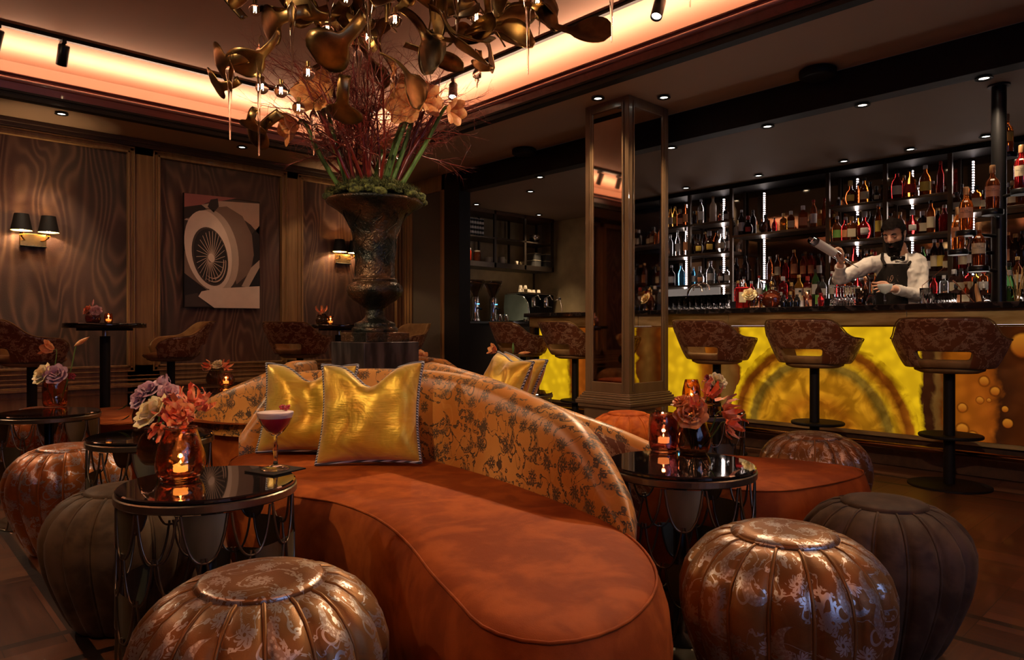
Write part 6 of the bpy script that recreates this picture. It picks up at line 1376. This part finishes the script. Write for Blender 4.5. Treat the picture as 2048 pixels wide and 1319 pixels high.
# ---------------------------------------------------------------- the tall arrangement in the urn
UC = Vector((UX, UY, 1.80)); random.seed(11)
t = thing('twig_bundle', 'tall bundle of red lacquered twigs rising from the urn', 'branches', UC)
def branch(b, p, d, r, L_, depth):
    pts = [p.copy()]; rr = [r]; n = 5
    for k in range(n):
        d = (d + Vector([random.uniform(-.16, .16) for _ in range(3)])).normalized(); p = p + d * L_ / n; pts.append(p.copy()); rr.append(r * (1 - .5 * (k + 1) / n))
        if depth > 0 and k > 0:
            for _ in range(2 if depth > 1 else random.choice((1, 2))):
                s = Vector([random.uniform(-1, 1) for _ in range(3)]); s = (d * .75 + s * .75).normalized(); branch(b, p.copy(), s, rr[-1] * .55, L_ * random.uniform(.28, .5), depth - 1)
    b.tube(pts, rr, 5 if depth < 2 else 6, caps=False)
for k in range(34):
    a = random.uniform(0, 2 * PI); tilt = random.uniform(.10, .70); d = Vector((math.cos(a) * math.sin(tilt), math.sin(a) * math.sin(tilt), math.cos(tilt)))
    b = MB(); branch(b, Vector((.11 * math.cos(a), .11 * math.sin(a), 0)), d, random.uniform(.0085, .0135), random.uniform(.55, .80), 3); b.build('twig', M['twig_red'], t)
for (hx, hy, dd, nx, dr, lb, s) in ((632, 186, 4.25, 700, (-.2, 1, .1), 'large peach amaryllis bloom at the upper left of the urn arrangement', 2.6), (575, 252, 4.3, 690, (-.9, .5, -.4), 'peach amaryllis bloom drooping at the left of the urn arrangement', 2.1),
    (605, 165, 4.45, 705, (-.8, .4, .5), 'peach amaryllis bloom behind the upper left one', 2.0), (820, 178, 4.4, 760, (.2, .8, .7), 'peach amaryllis bloom topmost at the right of the urn arrangement', 2.2), (812, 208, 4.25, 765, (-.2, 1, -.1), 'large peach amaryllis bloom facing front at the right of the urn arrangement', 2.4),
    (856, 200, 4.4, 775, (.8, .6, .0), 'peach amaryllis bloom turned right beside the lit track spotlight', 2.0), (908, 222, 4.4, 790, (.7, .6, -.3), 'small peach amaryllis at the far right of the urn arrangement', 1.6), (724, 318, 4.6, 735, (.1, .5, .3), 'pale bloom deep among the twigs just above the moss', 1.4), (764, 285, 4.6, 745, (.1, .5, .5), 'pale bloom deep among the twigs on the right', 1.4)):
    h = V(hx, hy, dd); ft = V(nx, 392, 4.42); dv = RT * dr[0] + TC * dr[1] + U3 * dr[2]; dv.normalize(); tt = thing('amaryllis', lb, 'flower', ft, 0, None)
    key = ('trumpet', 'peach_petal', s)
    if key not in FM: o = trumpet_mesh(s, .75).build('petals', [M['peach_petal'], M['cream_petal']], tt); FM[key] = o.data
    else: o = bpy.data.objects.new('petals', FM[key]); COL.objects.link(o); o.parent = tt
    o.location = h - dv * .06 * s / 2 - ft; o.rotation_euler = dv.to_track_quat('Z', 'Y').to_euler(); e = h - dv * .06 * s / 2 - ft
    MB().tube(spline([Vector((0, 0, 0)), e * .55 + U3 * .02, e - dv * .05, e], 5), [.016 - .007 * k / 15 for k in range(16)], 10).build('stem', M['stem_green'], tt)
b0_ = V(590, 238, 4.3)
# ---------------------------------------------------------------- chandelier
CC = V(775, 40, 3.8); CC = Vector((CC.x, CC.y, 2.72)); t = thing('leaf_chandelier', 'sprawling bronze leaf chandelier with glass drops and bare bulbs above the urn', 'chandelier', CC)
MB().lathe([(.10, 0), (.10, -.03), (.02, -.05)][::-1], 24, (0, 0, ZR - CC.z)).tube([(0, 0, ZR - CC.z - .03), (0, 0, -.1)], .015, 8).build('ceiling_mount', M['chandelier_bronze'], t)
random.seed(17); ribs = []
b = MB()
for k in range(16):
    a = 2 * PI * k / 16 + random.uniform(-.15, .15); r = random.uniform(.6, .95); z = random.uniform(-.05, .3); pts = spline([(0, 0, .25), (.3 * math.cos(a), .3 * math.sin(a), .32), (r * .7 * math.cos(a + .2), r * .7 * math.sin(a + .2), z + .1), (r * math.cos(a + .35), r * math.sin(a + .35), z)], 4); b.tube(pts, .006, 6)
b.build('arms', M['chandelier_bronze'], t)
def leaf(c, yaw, pitch, roll, Ln, w, curl, twist, curlend=0):
    b = MB(); rows = []; n = 16; R0 = Matrix.Rotation(yaw, 3, 'Z') @ Matrix.Rotation(pitch, 3, 'Y') @ Matrix.Rotation(roll, 3, 'X'); x = z = 0; a = -curl / 2
    for i in range(n + 1):
        s = i / n; ww = w * max(.30 if s < .8 else .02, math.sqrt(max(0, 1 - ((s - .74) / .26) ** 2)))
        tw = twist * (s - .5); rows.append([R0 @ Vector((x, ww * q * math.cos(tw) * .5, z + ww * q * math.sin(tw) * .5 + .12 * ww * (q * q))) for q in (-1, -.66, -.33, 0, .33, .66, 1)])
        a += (curl * 1.6 if s < .55 else curl * .25) / n + (curlend if s < .2 else 0) / n * 4; x += Ln / n * math.cos(a); z += Ln / n * math.sin(a)
    b.grid(rows); o = b.build('metal_leaf', M['chandelier_bronze'], t, c); m_ = o.modifiers.new('thick', 'SOLIDIFY'); m_.thickness = .003; return o
for k in range(84):
    a = random.uniform(0, 2 * PI); r = math.sqrt(random.random()) * .86; z = .02 + .46 * random.random() - .30 * max(0, 1 - r / .9) * random.random() - .12 * (1 - abs(r / .5 - 1))
    lx = math.cos(a) * r; ly = math.sin(a) * r; q_ = proj(CC + Vector((lx, ly, z)))
    if q_[1] > 105 and (560 < q_[0] < 690 or 760 < q_[0] < 950): z += .28
    leaf(Vector((lx, ly, z)), a + random.uniform(-1.3, 1.3), random.uniform(-.9, .9), random.uniform(-1.5, 1.5), random.uniform(.26, .46), random.uniform(.12, .22), random.uniform(-2.6, 2.6), random.uniform(-1.6, 1.6), random.choice((0, 0, 2, -2)))
def atc(px, py, d): return V(px, py, d * .94) - CC
for (px, py, d, yaw, pit, roll, Ln, w, cu, tw) in ((1070, 35, 3.9, -.75, .35, .9, .42, .24, .6, .4), (505, 110, 4.0, 2.3, .2, 1.1, .32, .22, 1.8, .4), (480, 160, 4.1, 2.4, .3, .8, .25, .18, 2.2, .6), (512, 215, 4.1, 2.2, 1.2, 1.3, .2, .16, 2.6, 0), (560, 60, 4.0, 2.4, .9, .5, .36, .2, 1.2, 1), (560, 225, 4.2, 2.0, .5, 1.2, .3, .2, .8, .4),
    (690, 150, 4.0, 1.2, 1.0, .3, .34, .22, 1.5, .5), (760, 110, 3.9, -.6, .7, .6, .36, .24, -1.2, .6), (850, 60, 3.9, -.7, .2, .9, .42, .22, 1.4, .8), (930, 70, 3.9, -.7, -.1, 1.0, .40, .2, -1.0, .5), (955, 100, 4.0, -.7, 1.45, .8, .12, .17, .2, 0), (620, 20, 4.0, 2.4, .3, 1.3, .4, .22, 2.0, .5), (730, 30, 3.8, 2.6, .9, .9, .36, .26, .9, .2), (800, 20, 3.8, -.3, .8, 1.2, .38, .26, -1.4, .3), (880, 20, 3.85, -.8, .9, .5, .36, .24, 1.4, .4), (1010, 20, 3.9, -.9, .1, .9, .34, .16, -1.6, .6)):
    leaf(atc(px, py, d), yaw, pit, roll, Ln, w, cu, tw)
b = MB()
def icicle(px, y0, y1, d, lab=None):
    tp = atc(px, y0, d); d *= .94; Ln = (y1 - y0) * d / FOC; r = .024; b = MB(); pf = [(.002, 0), (.006, -.01), (.012, -.02), (r, -.045), (r * .95, -.065), (.013, -.12 if Ln > .2 else -.08), (.008, -Ln * .55), (.005, -Ln * .8), (.0035, -Ln + .006), (.0005, -Ln)]
    pf.sort(key=lambda q: -q[1]); b.lathe(pf[::-1], 14, cap=False); b.build('glass_drop', M['clear_glass'], t, tp); MB().tube([(0, 0, 0), (0, 0, .03), (.01, 0, .05), (.03, 0, .045), (.035, 0, .025)], .0022, 5).build('hook', M['chandelier_bronze'], t, tp)
for px, y0, y1, d in ((460, 122, 280, 3.95), (518, 88, 312, 4.0), (584, 0, 152, 3.7), (627, 215, 311, 4.4), (738, -20, 104, 3.6), (717, 90, 178, 4.1), (789, 138, 190, 4.1), (914, -30, 86, 3.8), (1056, -20, 150, 3.8), (1078, 5, 70, 4.0), (1223, -60, 86, 3.9), (1380, -80, 15, 3.8), (954, 130, 176, 4.0), (870, -40, 40, 3.7), (660, -30, 60, 3.8)): icicle(px, y0, y1, d)
for px, py, d in ((692, -2, 3.9), (790, 40, 3.75), (616, 146, 4.0), (562, 182, 4.0), (524, 175, 4.15), (597, 216, 4.3), (953, 36, 4.0), (1075, 0, 3.9), (840, -20, 4.1), (655, 60, 4.2), (900, -15, 4.3), (735, 75, 4.4), (510, 20, 4.4), (1000, -60, 4.3)):
    c = atc(px, py, d); MB().ell((0, 0, 0), .036, 20, k=14).build('bulb_glass', M['clear_glass'], t, c); MB().lathe([(.012, .032), (.013, .06)], 12).build('socket', M['chandelier_bronze'], t, c)
    fb = MB(); 
    for q in range(4): fb.tube([(.006 * math.cos(q * 1.57), .006 * math.sin(q * 1.57), .018), (.008 * math.cos(q * 1.57 + .5), .008 * math.sin(q * 1.57 + .5), -.012)], .0016, 5)
    fb.build('filament', M['bulb_glow'], t, c); light('POINT', 'bulb_light', CC + c, 2.2, (1, .66, .34), shadow_soft_size=.004)
